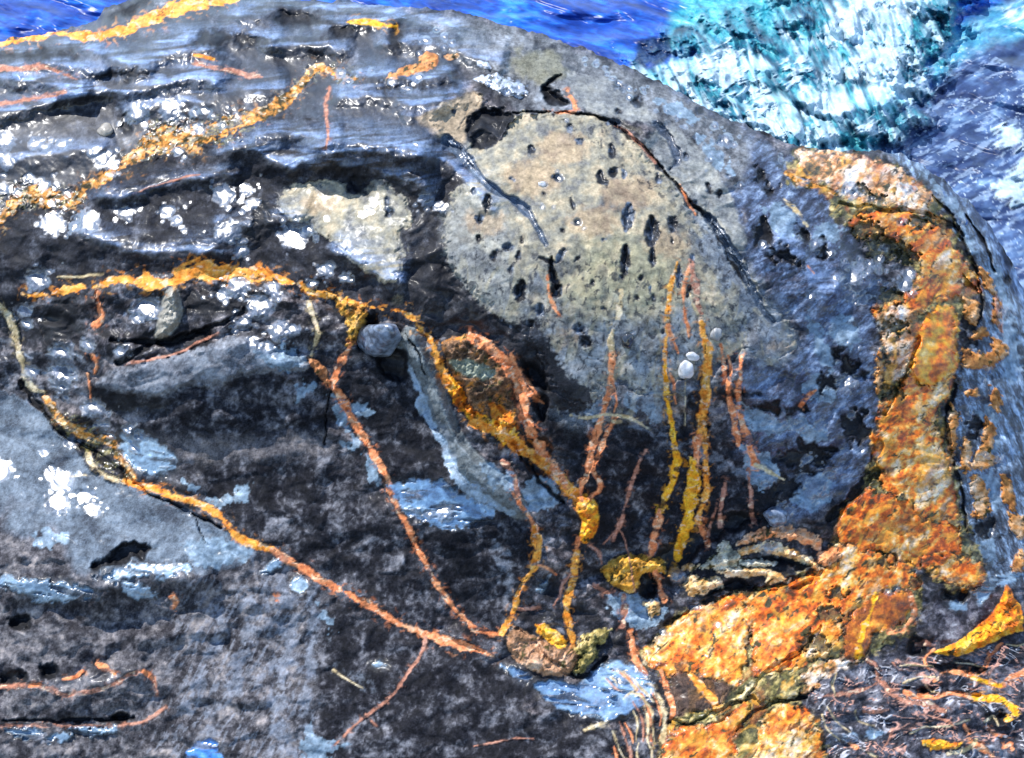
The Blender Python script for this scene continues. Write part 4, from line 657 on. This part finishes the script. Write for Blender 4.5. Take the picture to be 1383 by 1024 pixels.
for k, (pts, lab) in enumerate(PUD):
    w, sd = R.poly(pts, rough=7 if k in (1, 4, 5, 6, 8, 9) else 4, scale=10, seed=150 + k)
    deep = .55 if k in (0, 1, 2, 3) else .0
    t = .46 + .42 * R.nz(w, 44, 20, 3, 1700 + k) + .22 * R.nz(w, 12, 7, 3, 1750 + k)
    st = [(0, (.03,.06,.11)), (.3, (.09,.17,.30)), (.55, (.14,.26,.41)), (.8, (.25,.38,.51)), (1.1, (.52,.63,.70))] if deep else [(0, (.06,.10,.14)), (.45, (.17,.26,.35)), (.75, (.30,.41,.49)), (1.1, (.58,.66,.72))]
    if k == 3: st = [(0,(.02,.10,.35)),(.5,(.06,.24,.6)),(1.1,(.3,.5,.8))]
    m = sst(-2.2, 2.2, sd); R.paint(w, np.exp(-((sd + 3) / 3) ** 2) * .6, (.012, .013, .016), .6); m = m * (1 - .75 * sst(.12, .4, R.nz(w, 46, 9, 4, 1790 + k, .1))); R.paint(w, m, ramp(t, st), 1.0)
    relief[w] *= 1 - m * .9
    if k not in (4, 5): mark(w, (sd > 0) & (R.pid[w] == 0), part('puddle', None, lab, 'puddle'))
    else: mark(w, sd > 0, part('puddle', None, lab, 'puddle'))
    if k == 0:
        for j in range(7):
            pass

# thin striped folds running over and below the big puddle
STR = [[(105,235),(125,255),(148,288)],[(115,175),(200,240),(260,310),(320,400),(342,480),(332,560),(355,640)],[(150,190),(230,280),(300,365),(348,440),(352,520),(362,610)],[(200,330),(250,400),(290,480),(297,540),(292,610)],[(190,345),(235,325),(300,362)],[(240,430),(262,500),(256,610)],[(350,330),(380,400),(402,460),(396,520)],
 [(125,555),(150,640),(190,705)],[(160,500),(190,580),(217,680)],[(192,510),(225,560),(242,622)],[(300,400),(328,500),(322,600),(345,665)],[(180,200),(250,260),(310,330),(360,380)],[(80,240),(130,300),(180,330)],[(130,640),(140,690),(150,760)],[(270,620),(262,680),(275,740)],[(345,650),(350,700),(340,760)],[(218,640),(225,700),(222,760)]]
for i, p in enumerate(STR):
    p2 = [(800 + x / 4.32, 860 + y / 4.32) for x, y in p]; n = len(p2)
    draw_vein(300 + i, 'foot', 'cocpccocpoccpoccp'[i], p2, [.7] + [1.7 + .5 * (i % 3 == 1)] * (n - 2) + [.8], 'curved thin stripe crossing the large blue puddle' if i == 1 else None)

# ------------------------------------------------------------------ wet knobs that catch the sun
GL = [(1345,300,5),(1358,420,6),(1332,500,5),(1350,620,6),(1310,560,4),(1300,300,5),(1270,262,5),(1340,720,5),(1095,400,5),(1120,440,4),(1060,420,4),(1080,500,5),(1160,470,4),(1030,330,5),(960,215,4),(1000,250,4),(1150,560,5),(1165,610,5),(1090,620,6),(1035,655,5),(184,155,10),(230,149,9),(262,152,6),(275,150,5),(6,190,9),(48,194,7),(60,198,6),(84,195,7),(10,219,8),(140,215,9),(125,205,6),(152,222,6),(72,302,10),(118,300,11),(100,306,6),(302,264,9),(333,257,7),(170,288,8),(226,285,8),(240,298,6),(308,313,10),(326,338,8),(396,316,12),(414,310,8),(340,275,7),(402,330,5),(575,268,8),(592,278,6),(561,195,4),
 (50,378,10),(34,420,8),(36,438,7),(198,418,12),(186,430,7),(82,478,11),(118,466,8),(163,478,7),(84,504,12),(84,524,8),(42,502,8),(126,552,9),(174,582,8),(186,590,7),(321,388,9),(368,390,8),(351,414,11),(378,448,9),(396,446,8),(330,436,8),(360,470,8),(340,462,7),(300,400,7),(422,384,6),(444,360,7),(466,376,6),(437,364,6),(0,634,10),(82,650,10),(117,668,8),(78,682,9),(125,688,8),(64,640,4),(140,575,6),(95,598,6),(180,606,6),(150,590,5),(60,610,5),
 (1155,375,13),(1150,400,7),(1165,405,6),(1140,352,4),(1160,350,4),(1175,355,4),(1187,350,5),(1172,370,5),(1188,365,5),(1185,380,5),(1147,255,8),(1155,262,6),(1228,370,6),(1222,385,8),(1232,395,5),(1195,335,5),(1101,330,7),(1122,342,5),(1218,300,5),(1225,255,6),(980,190,8),(965,170,5),(972,210,4),(1143,518,9),(1128,505,4),(1078,575,7),(1108,575,7),(1052,575,5),(1100,660,11),(1085,645,6),(1120,640,7),(1064,690,7),(1045,705,6),(1140,610,4),
 (600,692,9),(580,695,6),(250,690,5),(640,655,5),(652,660,4),(916,778,8),(935,820,5),(945,820,5),(1035,742,7),(897,856,4),(970,845,4),(780,300,5),(755,240,5),(770,176,3),(735,250,4),(733,280,3),(565,105,6),(600,50,5),(610,58,5),(575,55,6),(590,40,4),(545,120,5),(530,110,5),(500,100,4),(460,100,6),(470,110,5),(700,118,6),(685,125,5),(672,108,5),(525,283,3),(505,275,4),(490,290,4),(500,285,4),(848,455,4),(926,490,5),(1200,800,4),(270,175,6),(240,205,6),(300,170,5),(320,158,5),(60,250,6),(40,240,6),(90,262,5),(25,260,5),(70,275,5),(5,255,6),
 (820,100,3),(835,112,3),(850,120,3),(790,80,3),(805,85,3),(870,125,3),(900,150,3),(915,160,3),(925,172,3),(940,185,3),(1055,215,3),(1090,245,3)]
rg = random.Random(4)
extra = []
for x, y, r in GL:
    for _ in range(8 if r > 5 else 2):
        extra.append((x + rg.gauss(0, r * 1.7), y + rg.gauss(0, r * 1.2), rg.choice([1.2, 1.5, 2, 2.6, 3.6])))
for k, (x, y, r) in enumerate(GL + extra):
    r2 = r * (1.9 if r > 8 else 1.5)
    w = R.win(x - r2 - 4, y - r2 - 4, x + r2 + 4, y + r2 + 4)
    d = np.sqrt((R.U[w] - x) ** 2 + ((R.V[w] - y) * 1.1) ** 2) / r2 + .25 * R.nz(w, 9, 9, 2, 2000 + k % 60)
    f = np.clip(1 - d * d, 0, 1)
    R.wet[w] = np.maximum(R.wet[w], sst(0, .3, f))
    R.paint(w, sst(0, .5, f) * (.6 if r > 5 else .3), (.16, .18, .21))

# ------------------------------------------------------------------ overall roughness of the rock
R.h += relief * (.016 * R.nz(ALL, 90, 60, 2, 21) + .0058 * R.nz(ALL, 30, 22, 2, 22) + .0010 * n3 + .0003 * n4)
lum = 1 + .30 * n3 + .20 * n4 + .30 * R.nz(ALL, 2.1, 2.1, 1, 29) * np.clip(1.4 - 5 * R.col.mean(-1), .3, 1)
R.col *= np.clip(lum, .45, 1.7)[..., None]
grey = 1 - np.clip((R.col.max(-1) - R.col.min(-1)) / (R.col.max(-1) + 1e-4) * 2.2, 0, 1)
R.col *= 1 + grey[..., None] * np.array([-.07, .0, .12], np.float32)      # the bare rock is a cool slate grey
R.col = np.clip(R.col, .004, .88); R.wet = np.clip(R.wet + .12 * n2, 0, 1)

# ------------------------------------------------------------------ to metres
ry = rays(U, V)
dist = (CAM_H - R.h) / (-ry[..., 2])
q = np.clip((V - vs[None]) / 46.0, 0, 1)
dist += .13 * (1 - np.sqrt(1 - (1 - q) ** 2 + 1e-9))
# wet facets of the rock that lie at the angle that mirrors the sun
CAMV = np.array([0, 0, CAM_H]); SUNV = np.array(sun_dir)
for k, (x, y, r) in enumerate(GL + extra):
    r2 = r * (1.9 if r > 8 else 1.5)
    w = R.win(x - r2 - 3, y - r2 - 3, x + r2 + 3, y + r2 + 3)
    if R.U[w].size < 4: continue
    dd = np.sqrt((R.U[w] - x) ** 2 + ((R.V[w] - y) * 1.1) ** 2) / r2 + .22 * R.nz(w, 9, 9, 2, 2000 + k % 60)
    i, j = np.unravel_index(np.argmin((R.U[w] - x) ** 2 + (R.V[w] - y) ** 2), dd.shape)
    rw = ry[w]; d0 = dist[w][i, j]; p0 = CAMV + rw[i, j] * d0
    v = -rw[i, j] / np.linalg.norm(rw[i, j]); hv = v + SUNV; hv /= np.linalg.norm(hv)
    hv = hv + np.array([rg.gauss(0, .03), rg.gauss(0, .03), 0]); hv /= np.linalg.norm(hv)
    tp = ((p0 - CAMV) @ hv) / (rw @ hv)
    tp = tp + .0022 * r2 * .24 * dd * dd
    f = 1 - sst(.2, 1.0, dd)
    dist[w] += np.clip(tp - dist[w], -.05, .05) * f * .93
Pm = np.array([0, 0, CAM_H]) + ry * dist[..., None]
# the unseen back of the outcrop rolls over and goes down into the sea
r0 = ry[0]; hz = r0[:, :2] / np.linalg.norm(r0[:, :2], axis=1)[:, None]
th0 = np.arctan2(-r0[:, 2], np.linalg.norm(r0[:, :2], axis=1))
back, cur = [], Pm[0].copy()
for k in range(16):
    th = th0 + (math.radians(82) - th0) * sst(0, 12, np.float64(k)); L = .012 * 1.36 ** k
    cur = cur + np.stack([hz[:, 0] * np.cos(th) * L, hz[:, 1] * np.cos(th) * L, -np.sin(th) * L], -1)
    c2 = cur.copy(); c2[:, 2] += .02 * fbm(ucol / 30, ucol * 0 + k, 3, 40); back.append(c2)
back = np.array(back)[::-1]
nb = len(back)
def ext(a): return np.concatenate([np.repeat(a[:1], nb, 0), a], 0)
POS = np.concatenate([back, Pm], 0)
COL = np.concatenate([ext(R.col), ext(R.wet)[..., None]], -1).astype(np.float32)
RID, PID = ext(R.rid), ext(R.pid)

def grid_normals(P):
    du = np.gradient(P, axis=1); dv = np.gradient(P, axis=0)
    n = np.cross(du, dv); n /= np.linalg.norm(n, axis=-1, keepdims=True) + 1e-12
    if n[..., 2].mean() < 0: n = -n
    return n
def mesh_from(name, P, C4, Nn, fm, mat, flip):
    """faces of the grid where fm is true"""
    h, wd = P.shape[:2]
    fi, fj = np.where(fm)
    a = fi * wd + fj
    quads = np.stack([a, a + 1, a + wd + 1, a + wd], 1)
    if flip: quads = quads[:, ::-1]
    used, inv = np.unique(quads.ravel(), return_inverse=True)
    me = bpy.data.meshes.new(name)
    n = len(quads)
    me.vertices.add(len(used)); me.loops.add(n * 4); me.polygons.add(n)
    me.vertices.foreach_set('co', P.reshape(-1, 3)[used].astype(np.float32).ravel())
    me.loops.foreach_set('vertex_index', inv.astype(np.int32))
    me.polygons.foreach_set('loop_start', np.arange(0, n * 4, 4, dtype=np.int32))
    me.polygons.foreach_set('use_smooth', np.ones(n, bool))
    me.update(calc_edges=True)
    at = me.color_attributes.new('Col', 'FLOAT_COLOR', 'POINT'); at.data.foreach_set('color', C4.reshape(-1, 4)[used].ravel())
    me.normals_split_custom_set_from_vertices(Nn.reshape(-1, 3)[used].tolist())
    me.materials.append(mat)
    o = bpy.data.objects.new(name, me); S.collection.objects.link(o)
    return o

# ------------------------------------------------------------------ materials
def node(t, ty, **kw):
    n = t.nodes.new(ty)
    for k, v in kw.items(): setattr(n, k, v)
    return n
def surf_mat(name, kind):
    m = bpy.data.materials.new(name); m.use_nodes = True; t = m.node_tree; L = t.links.new
    b = t.nodes['Principled BSDF']
    at = node(t, 'ShaderNodeAttribute', attribute_name='Col')
    tc = node(t, 'ShaderNodeTexCoord')
    def noise(scale, det, rough=.6):
        n = node(t, 'ShaderNodeTexNoise'); n.inputs['Scale'].default_value = scale; n.inputs['Detail'].default_value = det
        n.inputs['Roughness'].default_value = rough; L(tc.outputs['Object'], n.inputs['Vector']); return n
    def mr(src, a, b_, c, d):
        n = node(t, 'ShaderNodeMapRange'); L(src, n.inputs[0])
        for i, v in zip((1, 2, 3, 4), (a, b_, c, d)): n.inputs[i].default_value = v
        return n.outputs[0]
    def mul(x, y):
        n = node(t, 'ShaderNodeMix', data_type='RGBA', blend_type='MULTIPLY'); n.inputs[0].default_value = 1
        L(x, n.inputs[6]); L(y, n.inputs[7]); return n.outputs[2]
    if kind == 'rock':
        f1 = noise(55, 6); f2 = noise(240, 5, .7)
        g = node(t, 'ShaderNodeMath', operation='MULTIPLY'); L(mr(f1.outputs[0], .3, .7, .72, 1.28), g.inputs[0]); lu = node(t, 'ShaderNodeRGBToBW'); L(at.outputs['Color'], lu.inputs[0])
        gm = node(t, 'ShaderNodeMix', data_type='FLOAT'); L(mr(lu.outputs[0], .02, .22, 1.0, .22), gm.inputs[0]); gm.inputs[2].default_value = 1.0
        L(mr(f2.outputs[0], .30, .70, .35, 1.75), gm.inputs[3]); L(gm.outputs[0], g.inputs[1])
        L(mul(at.outputs['Color'], g.outputs[0]), b.inputs['Base Color'])
        L(mr(at.outputs['Alpha'], 0, 1, .82, .34), b.inputs['Roughness'])
        L(mr(at.outputs['Alpha'], .05, .8, .06, .5), b.inputs['Specular IOR Level'])
        L(mr(at.outputs['Alpha'], .25, 1, 0.0, 1.0), b.inputs['Coat Weight']); b.inputs['Coat Roughness'].default_value = .26; b.inputs['Coat IOR'].default_value = 1.6
        bp = node(t, 'ShaderNodeBump'); bp.inputs['Distance'].default_value = .006; L(mr(at.outputs['Alpha'], 0, 1, .26, .06), bp.inputs['Strength'])
        b3 = noise(130, 7, .65); L(b3.outputs[0], bp.inputs['Height']); L(bp.outputs[0], b.inputs['Normal'])
        bc = node(t, 'ShaderNodeBump'); bc.inputs['Distance'].default_value = .004; bc.inputs['Strength'].default_value = .12
        b4 = noise(90, 3, .5); L(b4.outputs[0], bc.inputs['Height']); L(bc.outputs[0], b.inputs['Coat Normal'])
    else:
        f1 = noise(14, 5); L(mul(at.outputs['Color'], mr(f1.outputs[0], .3, .7, .75, 1.25)), b.inputs['Base Color'])
        L(mr(at.outputs['Alpha'], 0, 1, .34, .8), b.inputs['Roughness']); b.inputs['Specular IOR Level'].default_value = .35; b.inputs['IOR'].default_value = 1.33
        bp = node(t, 'ShaderNodeBump'); bp.inputs['Distance'].default_value = .012; bp.inputs['Strength'].default_value = .3
        b3 = noise(7, 4, .5); L(b3.outputs[0], bp.inputs['Height']); L(bp.outputs[0], b.inputs['Normal'])
    return m
M_ROCK = surf_mat('wet_rock', 'rock'); M_SEA = surf_mat('sea_water', 'sea'); M_FOAM = surf_mat('sea_foam', 'sea')

# ------------------------------------------------------------------ build the outcrop object by object
NRM = grid_normals(POS)
flip = np.cross(POS[200, 301] - POS[200, 300], POS[201, 300] - POS[200, 300])[2] < 0
frid = RID[:-1, :-1]; fpid = PID[:-1, :-1]
rock_obj = {}
for key, nm, lab, out in ROCKS:
    fm = (frid == RK[key]) & (fpid == 0)
    o = mesh_from(nm, POS, COL, NRM, fm, M_ROCK, flip)
    o['label'] = lab; o['category'] = 'rock'; rock_obj[key] = o
for pid in range(1, len(PARTS)):
    d = PARTS[pid]; fm = fpid == pid
    if fm.sum() < 6:
        continue
    o = mesh_from(d['name'], POS, COL, NRM, fm, M_ROCK, flip)
    if d['top']:
        o['label'] = d['label']; o['category'] = d['top']; o['group'] = 'puddles in the rock'
    else:
        o.parent = rock_obj[d['rock']]
        if d['label']: o['label'] = d['label']

# ------------------------------------------------------------------ the sea
vmax = sil(ucol)
u2 = np.concatenate([np.array([-9000, -5000, -3000, -2000, -1400, -1000]), gl[::-1], uin, gr, np.array([2300, 2800, 3600, 5000, 8000, 12000])])
vh = PH / 2 - math.tan(PITCH) * LENS / 36 * PW
far = vh + np.geomspace(1.2, -40 - vh, 26)
vm2 = np.clip(sil(np.clip(u2, -900, 2500)), 40, 900) + 30
rows_in = np.linspace(-38, 0, 2)[:1]
tfine = np.linspace(0, 1, 300)
Vf = -38 + tfine[:, None] * (vm2 + 38)[None]
Vn = vm2[None] + np.cumsum(np.geomspace(4, 220, 18))[:, None] * np.ones_like(u2)[None]
V2 = np.concatenate([np.repeat(far[:-1, None], len(u2), 1), Vf, Vn], 0)
U2 = np.repeat(u2[None], len(V2), 0)
Q = Sheet(U2, V2)
inf = sst(-60, -20, V2) * sst(2200, 1500, np.abs(U2 - 690) + 690)
SEA_Z = -.42
base = .42 + .42 * Q.nz(ALL, 90, 22, 4, 1, .25) + .25 * Q.nz(ALL, 22, 6, 4, 2, .2)
Q.col[:] = ramp(base, [(0, (.008,.02,.13)), (.4, (.012,.06,.33)), (.65, (.02,.15,.58)), (.9, (.05,.28,.75)), (1.2, (.3,.5,.82))])
Q.h[:] = .035 * Q.nz(ALL, 90, 36, 2, 5, .2) * inf
def sreg(pts, edge, stops, mid, seed, su, sv_, rot, foam=0, op=1.0, amp=.45, rough=10):
    w, sd = Q.poly(pts, pad=50, rough=rough, scale=30, seed=seed)
    t = mid + amp * Q.nz(w, su, sv_, 5, 2500 + seed, rot) + .22 * Q.nz(w, su * .3, sv_ * .3, 3, 2550 + seed, rot)
    Q.paint(w, sst(-edge, edge, sd) * op, ramp(t, stops), foam); return w, sd
# violet blue foam-veiled water at right
sreg([(1130,200),(1230,140),(1290,60),(1330,20),(1500,-60),(1600,500),(1383,420),(1290,270),(1190,215)], 12, [(0,(.012,.02,.06)),(.35,(.035,.06,.145)),(.6,(.08,.14,.27)),(.85,(.20,.32,.47)),(1.15,(.5,.64,.76))], .36, 1, 60, 26, -.5)
# turquoise behind the breaker
sreg([(930,-40),(1120,-40),(1130,20),(1080,60),(1000,70),(950,55),(900,60)], 14, [(0,(.01,.10,.16)),(.4,(.03,.28,.36)),(.7,(.12,.48,.52)),(1.1,(.6,.8,.82))], .45, 2, 26, 12, .4)
sreg([(1255,70),(1290,40),(1350,10),(1400,0),(1400,40),(1330,60),(1290,85),(1262,110)], 10, [(0,(.02,.12,.3)),(.5,(.08,.36,.5)),(1,(.4,.7,.75))], .5, 3, 24, 10, -.4, op=.8)
sreg([(850,60),(900,45),(950,30),(935,55),(890,85),(855,95)], 6, [(0,(.004,.008,.02)),(.6,(.012,.03,.07)),(1,(.05,.1,.2))], .4, 4, 24, 8, -.5, op=.9)
# the breaker: dark teal troughs and white streaks running down its face
BRK = [(862,100),(900,78),(940,45),(985,30),(1040,15),(1080,-30),(1300,-40),(1290,40),(1262,90),(1240,140),(1215,185),(1180,225),(1110,240),(1050,235),(990,215),(930,180),(870,135)]
w, sd = sreg(BRK, 16, [(0,(.006,.025,.055)),(.35,(.012,.08,.14)),(.6,(.025,.20,.26)),(.9,(.10,.42,.46)),(1.2,(.4,.62,.66))], .48, 5, 34, 14, .9, rough=30)
Q.h[w] += .16 * sst(-40, 60, sd) * inf[w] + .03 * Q.nz(w, 40, 16, 2, 77, 1.25) * sst(-10, 30, sd)
st = .62 * Q.nz(w, 95, 15, 2, 61, 1.12) + .22 * Q.nz(w, 40, 7, 2, 62, 1.1) + .62 * Q.nz(w, 70, 44, 2, 63, .4) - .02
low = sst(20, 190, V2[w] - .25 * (U2[w] - 950)) * .34 - .3 * sst(1215, 1310, U2[w])
fo = sst(-.12, .50, st + low) * sst(-16, 8, sd + 12 * Q.nz(w, 50, 24, 2, 66, 1.1))
Q.paint(w, fo, ramp(.6 + .4 * Q.nz(w, 40, 8, 2, 64, 1.12), [(0,(.05,.26,.32)),(.35,(.16,.40,.46)),(.65,(.38,.54,.60)),(1.1,(.62,.69,.73))]) * (.8 + .4 * sst(-.3, .4, Q.nz(w, 50, 30, 2, 67)))[..., None], 1.0)
Q.h[w] += .010 * fo
# separate foam sheets and flecks
FO = [([(1100,50),(1135,15),(1150,-20),(1190,-20),(1180,20),(1160,50),(1125,58)],4),([(1170,0),(1200,-10),(1250,-10),(1230,30),(1195,40)],5),([(1195,85),(1210,78),(1225,105),(1250,115),(1240,125),(1222,140),(1205,115)],2),([(1185,55),(1240,70),(1190,95),(1130,110),(1100,108),(1140,88)],4),([(1228,60),(1255,110),(1245,118),(1222,75)],2),
      ([(1030,150),(1080,160),(1100,190),(1060,186),(1010,165)],5),([(1105,180),(1125,172),(1135,195),(1112,200)],3),([(1090,130),(1130,125),(1150,150),(1120,165),(1085,160)],5),([(925,120),(960,140),(990,160),(1000,172),(960,152)],4),([(1345,178),(1365,168),(1383,190),(1390,250),(1370,230),(1383,205),(1350,200)],3),([(1340,250),(1383,235),(1400,300),(1370,275),(1345,262)],4),
      ([(1360,15),(1383,8),(1400,20),(1385,25),(1362,24)],2),([(1160,172),(1180,165),(1192,172),(1180,184),(1165,184)],2),([(950,75),(985,60),(1000,95),(985,125),(960,115)],7),([(1000,105),(1020,100),(1040,140),(1020,150)],6),([(1060,90),(1085,75),(1090,100),(1066,120)],6)]
for k, (p, rgh) in enumerate(FO):
    w, sd = Q.poly(p, pad=24, rough=rgh * 2.5, scale=14, seed=200 + k); m = sst(-5, 7, sd + 14 * Q.nz(w, 34, 7, 3, 2800 + k, 1.15 if k < 9 else -.5)) * .95
    Q.paint(w, m, ramp(.6 + .4 * Q.nz(w, 7, 6, 3, 2700 + k), [(0,(.18,.38,.46)),(.5,(.42,.56,.62)),(1.1,(.62,.68,.72))]), 1.0); Q.h[w] += .010 * m
w = Q.win(1180, 120, 1420, 440)
veil = sst(.12, .5, Q.nz(w, 34, 8, 5, 81, -.45) + .4 * Q.nz(w, 9, 5, 3, 82, -.3)) * sst(1180, 1260, U2[w])
Q.paint(w, veil * .5, (.34, .46, .62), .5)
fl = sst(.72, .85, Q.nz(w, 5, 4, 2, 83) + .4 * Q.nz(w, 50, 40, 2, 84)); Q.paint(w, fl * .6, (.5, .6, .68), 1.0)
Q.h = (Q.h + .002 * Q.nz(ALL, 18, 8, 2, 85, .3)) * sst(-400, -20, V2)
mean_sea = np.array([.012, .07, .30]); Q.col = Q.col * inf[..., None] + mean_sea * (1 - inf[..., None])
Q.h += SEA_Z
Q.h = np.where(V2 > (vm2 + 60)[None], np.minimum(Q.h, SEA_Z - .03), Q.h)
ry2 = rays(U2, V2)
P2 = np.array([0, 0, CAM_H]) + ry2 * ((CAM_H - Q.h) / np.maximum(-ry2[..., 2], 1e-4))[..., None]
C2 = np.concatenate([np.clip(Q.col, .003, .9), Q.wet[..., None]], -1).astype(np.float32)
N2 = grid_normals(P2)
flip2 = np.cross(P2[100, 301] - P2[100, 300], P2[101, 300] - P2[100, 300])[2] < 0
ff = Q.wet[:-1, :-1] > .55
sea = mesh_from('sea', P2, C2, N2, ~ff, M_SEA, flip2); sea['kind'] = 'structure'
foam = mesh_from('sea_foam', P2, C2, N2, ff, M_FOAM, flip2); foam['kind'] = 'stuff'

# ------------------------------------------------------------------ loose stones, true solids resting on the rock
import bmesh
from mathutils import Matrix, noise as mnoise
iu = lambda x: int(np.argmin(np.abs(ucol - x)))
def at(x, y):
    j = iu(x); i = int(np.argmin(np.abs(V[:, j] - y))); return Pm[i, j], NRM[i + nb, j]
def stone_mat(name, c0, c1, rough):
    m = bpy.data.materials.new(name); m.use_nodes = True; t = m.node_tree; b = t.nodes['Principled BSDF']
    tc = t.nodes.new('ShaderNodeTexCoord'); n = t.nodes.new('ShaderNodeTexNoise'); n.inputs['Scale'].default_value = 60; n.inputs['Detail'].default_value = 8
    r = t.nodes.new('ShaderNodeValToRGB'); r.color_ramp.elements[0].position = .35; r.color_ramp.elements[1].position = .68
    r.color_ramp.elements[0].color = (*c0, 1); r.color_ramp.elements[1].color = (*c1, 1)
    t.links.new(tc.outputs['Object'], n.inputs['Vector']); t.links.new(n.outputs[0], r.inputs[0]); t.links.new(r.outputs[0], b.inputs['Base Color'])
    b.inputs['Roughness'].default_value = rough; b.inputs['Coat Weight'].default_value = .6; b.inputs['Coat Roughness'].default_value = .12
    bp = t.nodes.new('ShaderNodeBump'); bp.inputs['Distance'].default_value = .004; bp.inputs['Strength'].default_value = .4
    t.links.new(n.outputs[0], bp.inputs['Height']); t.links.new(bp.outputs[0], b.inputs['Normal'])
    return m
def stone(x, y, a, b, c, rot, mat, label, seed, sink=.25, cat='stone'):
    """a, b, c in photo pixels: half length, half width, half thickness"""
    p, n = at(x, y); s = np.linalg.norm(p - np.array([0, 0, CAM_H])) * 36 / LENS / PW
    bm = bmesh.new(); bmesh.ops.create_icosphere(bm, subdivisions=4, radius=1)
    for v in bm.verts:
        q = v.co.copy(); f = 1 + .30 * mnoise.noise(q * 1.1 + Vector((seed, 0, 0))) + .05 * mnoise.noise(q * 4 + Vector((0, seed, 0)))
        v.co = Vector((q.x * a * s * f, q.y * b * s * f, q.z * c * s * f))
    for f in bm.faces: f.smooth = True
    me = bpy.data.meshes.new('loose_stone'); bm.to_mesh(me); bm.free(); me.materials.append(mat)
    o = bpy.data.objects.new('loose_stone', me); S.collection.objects.link(o)
    z = Vector(n); xax = Vector((math.cos(rot), 0, -math.sin(rot))); xax = (xax - z * xax.dot(z)).normalized(); yax = z.cross(xax)
    M = Matrix((xax, yax, z)).transposed().to_4x4(); M.translation = Vector(p) + z * c * s * (1 - 2 * sink) * .8
    o.matrix_world = M; o['label'] = label; o['category'] = cat; o['group'] = 'loose stones on the rock'
MS_D = stone_mat('slate_stone', (.05, .06, .08), (.26, .32, .42), .35)
MS_W = stone_mat('white_stone', (.45, .46, .47), (.72, .72, .72), .4)
MS_B = stone_mat('beige_stone', (.26, .22, .17), (.42, .37, .29), .5)
stone(515, 457, 46, 25, 20, -.72, MS_D, 'large smooth slate blue stone wedged at the top of the grey green rib', 1, .35)
stone(142, 178, 10, 11, 6, .3, MS_B, 'small flat beige stone on the dark wet shelf', 2)
stone(925, 499, 11, 12, 9, .2, MS_W, 'rounded white pebble, lower and larger of the two touching ones', 3)
stone(935, 482, 9, 6, 6, .5, MS_W, 'small white pebble lying against a larger white pebble', 4)
stone(966, 452, 8, 9, 6, 0, stone_mat('grey_stone', (.2, .2, .2), (.36, .36, .35), .4), 'grey pebble beside the thick golden vein', 5)
stone(848, 459, 8, 11, 8, 0, stone_mat('black_stone', (.01, .012, .015), (.05, .055, .065), .2), 'black shiny oval pebble with a bright spot on the pale crust', 6)
stone(1049, 697, 17, 13, 13, .1, MS_D, 'dark wet rounded stone above the arched salmon vein', 7)
stone(732, 249, 5, 4, 3, .2, MS_W, 'tiny white pebble alone on the tan face', 8)
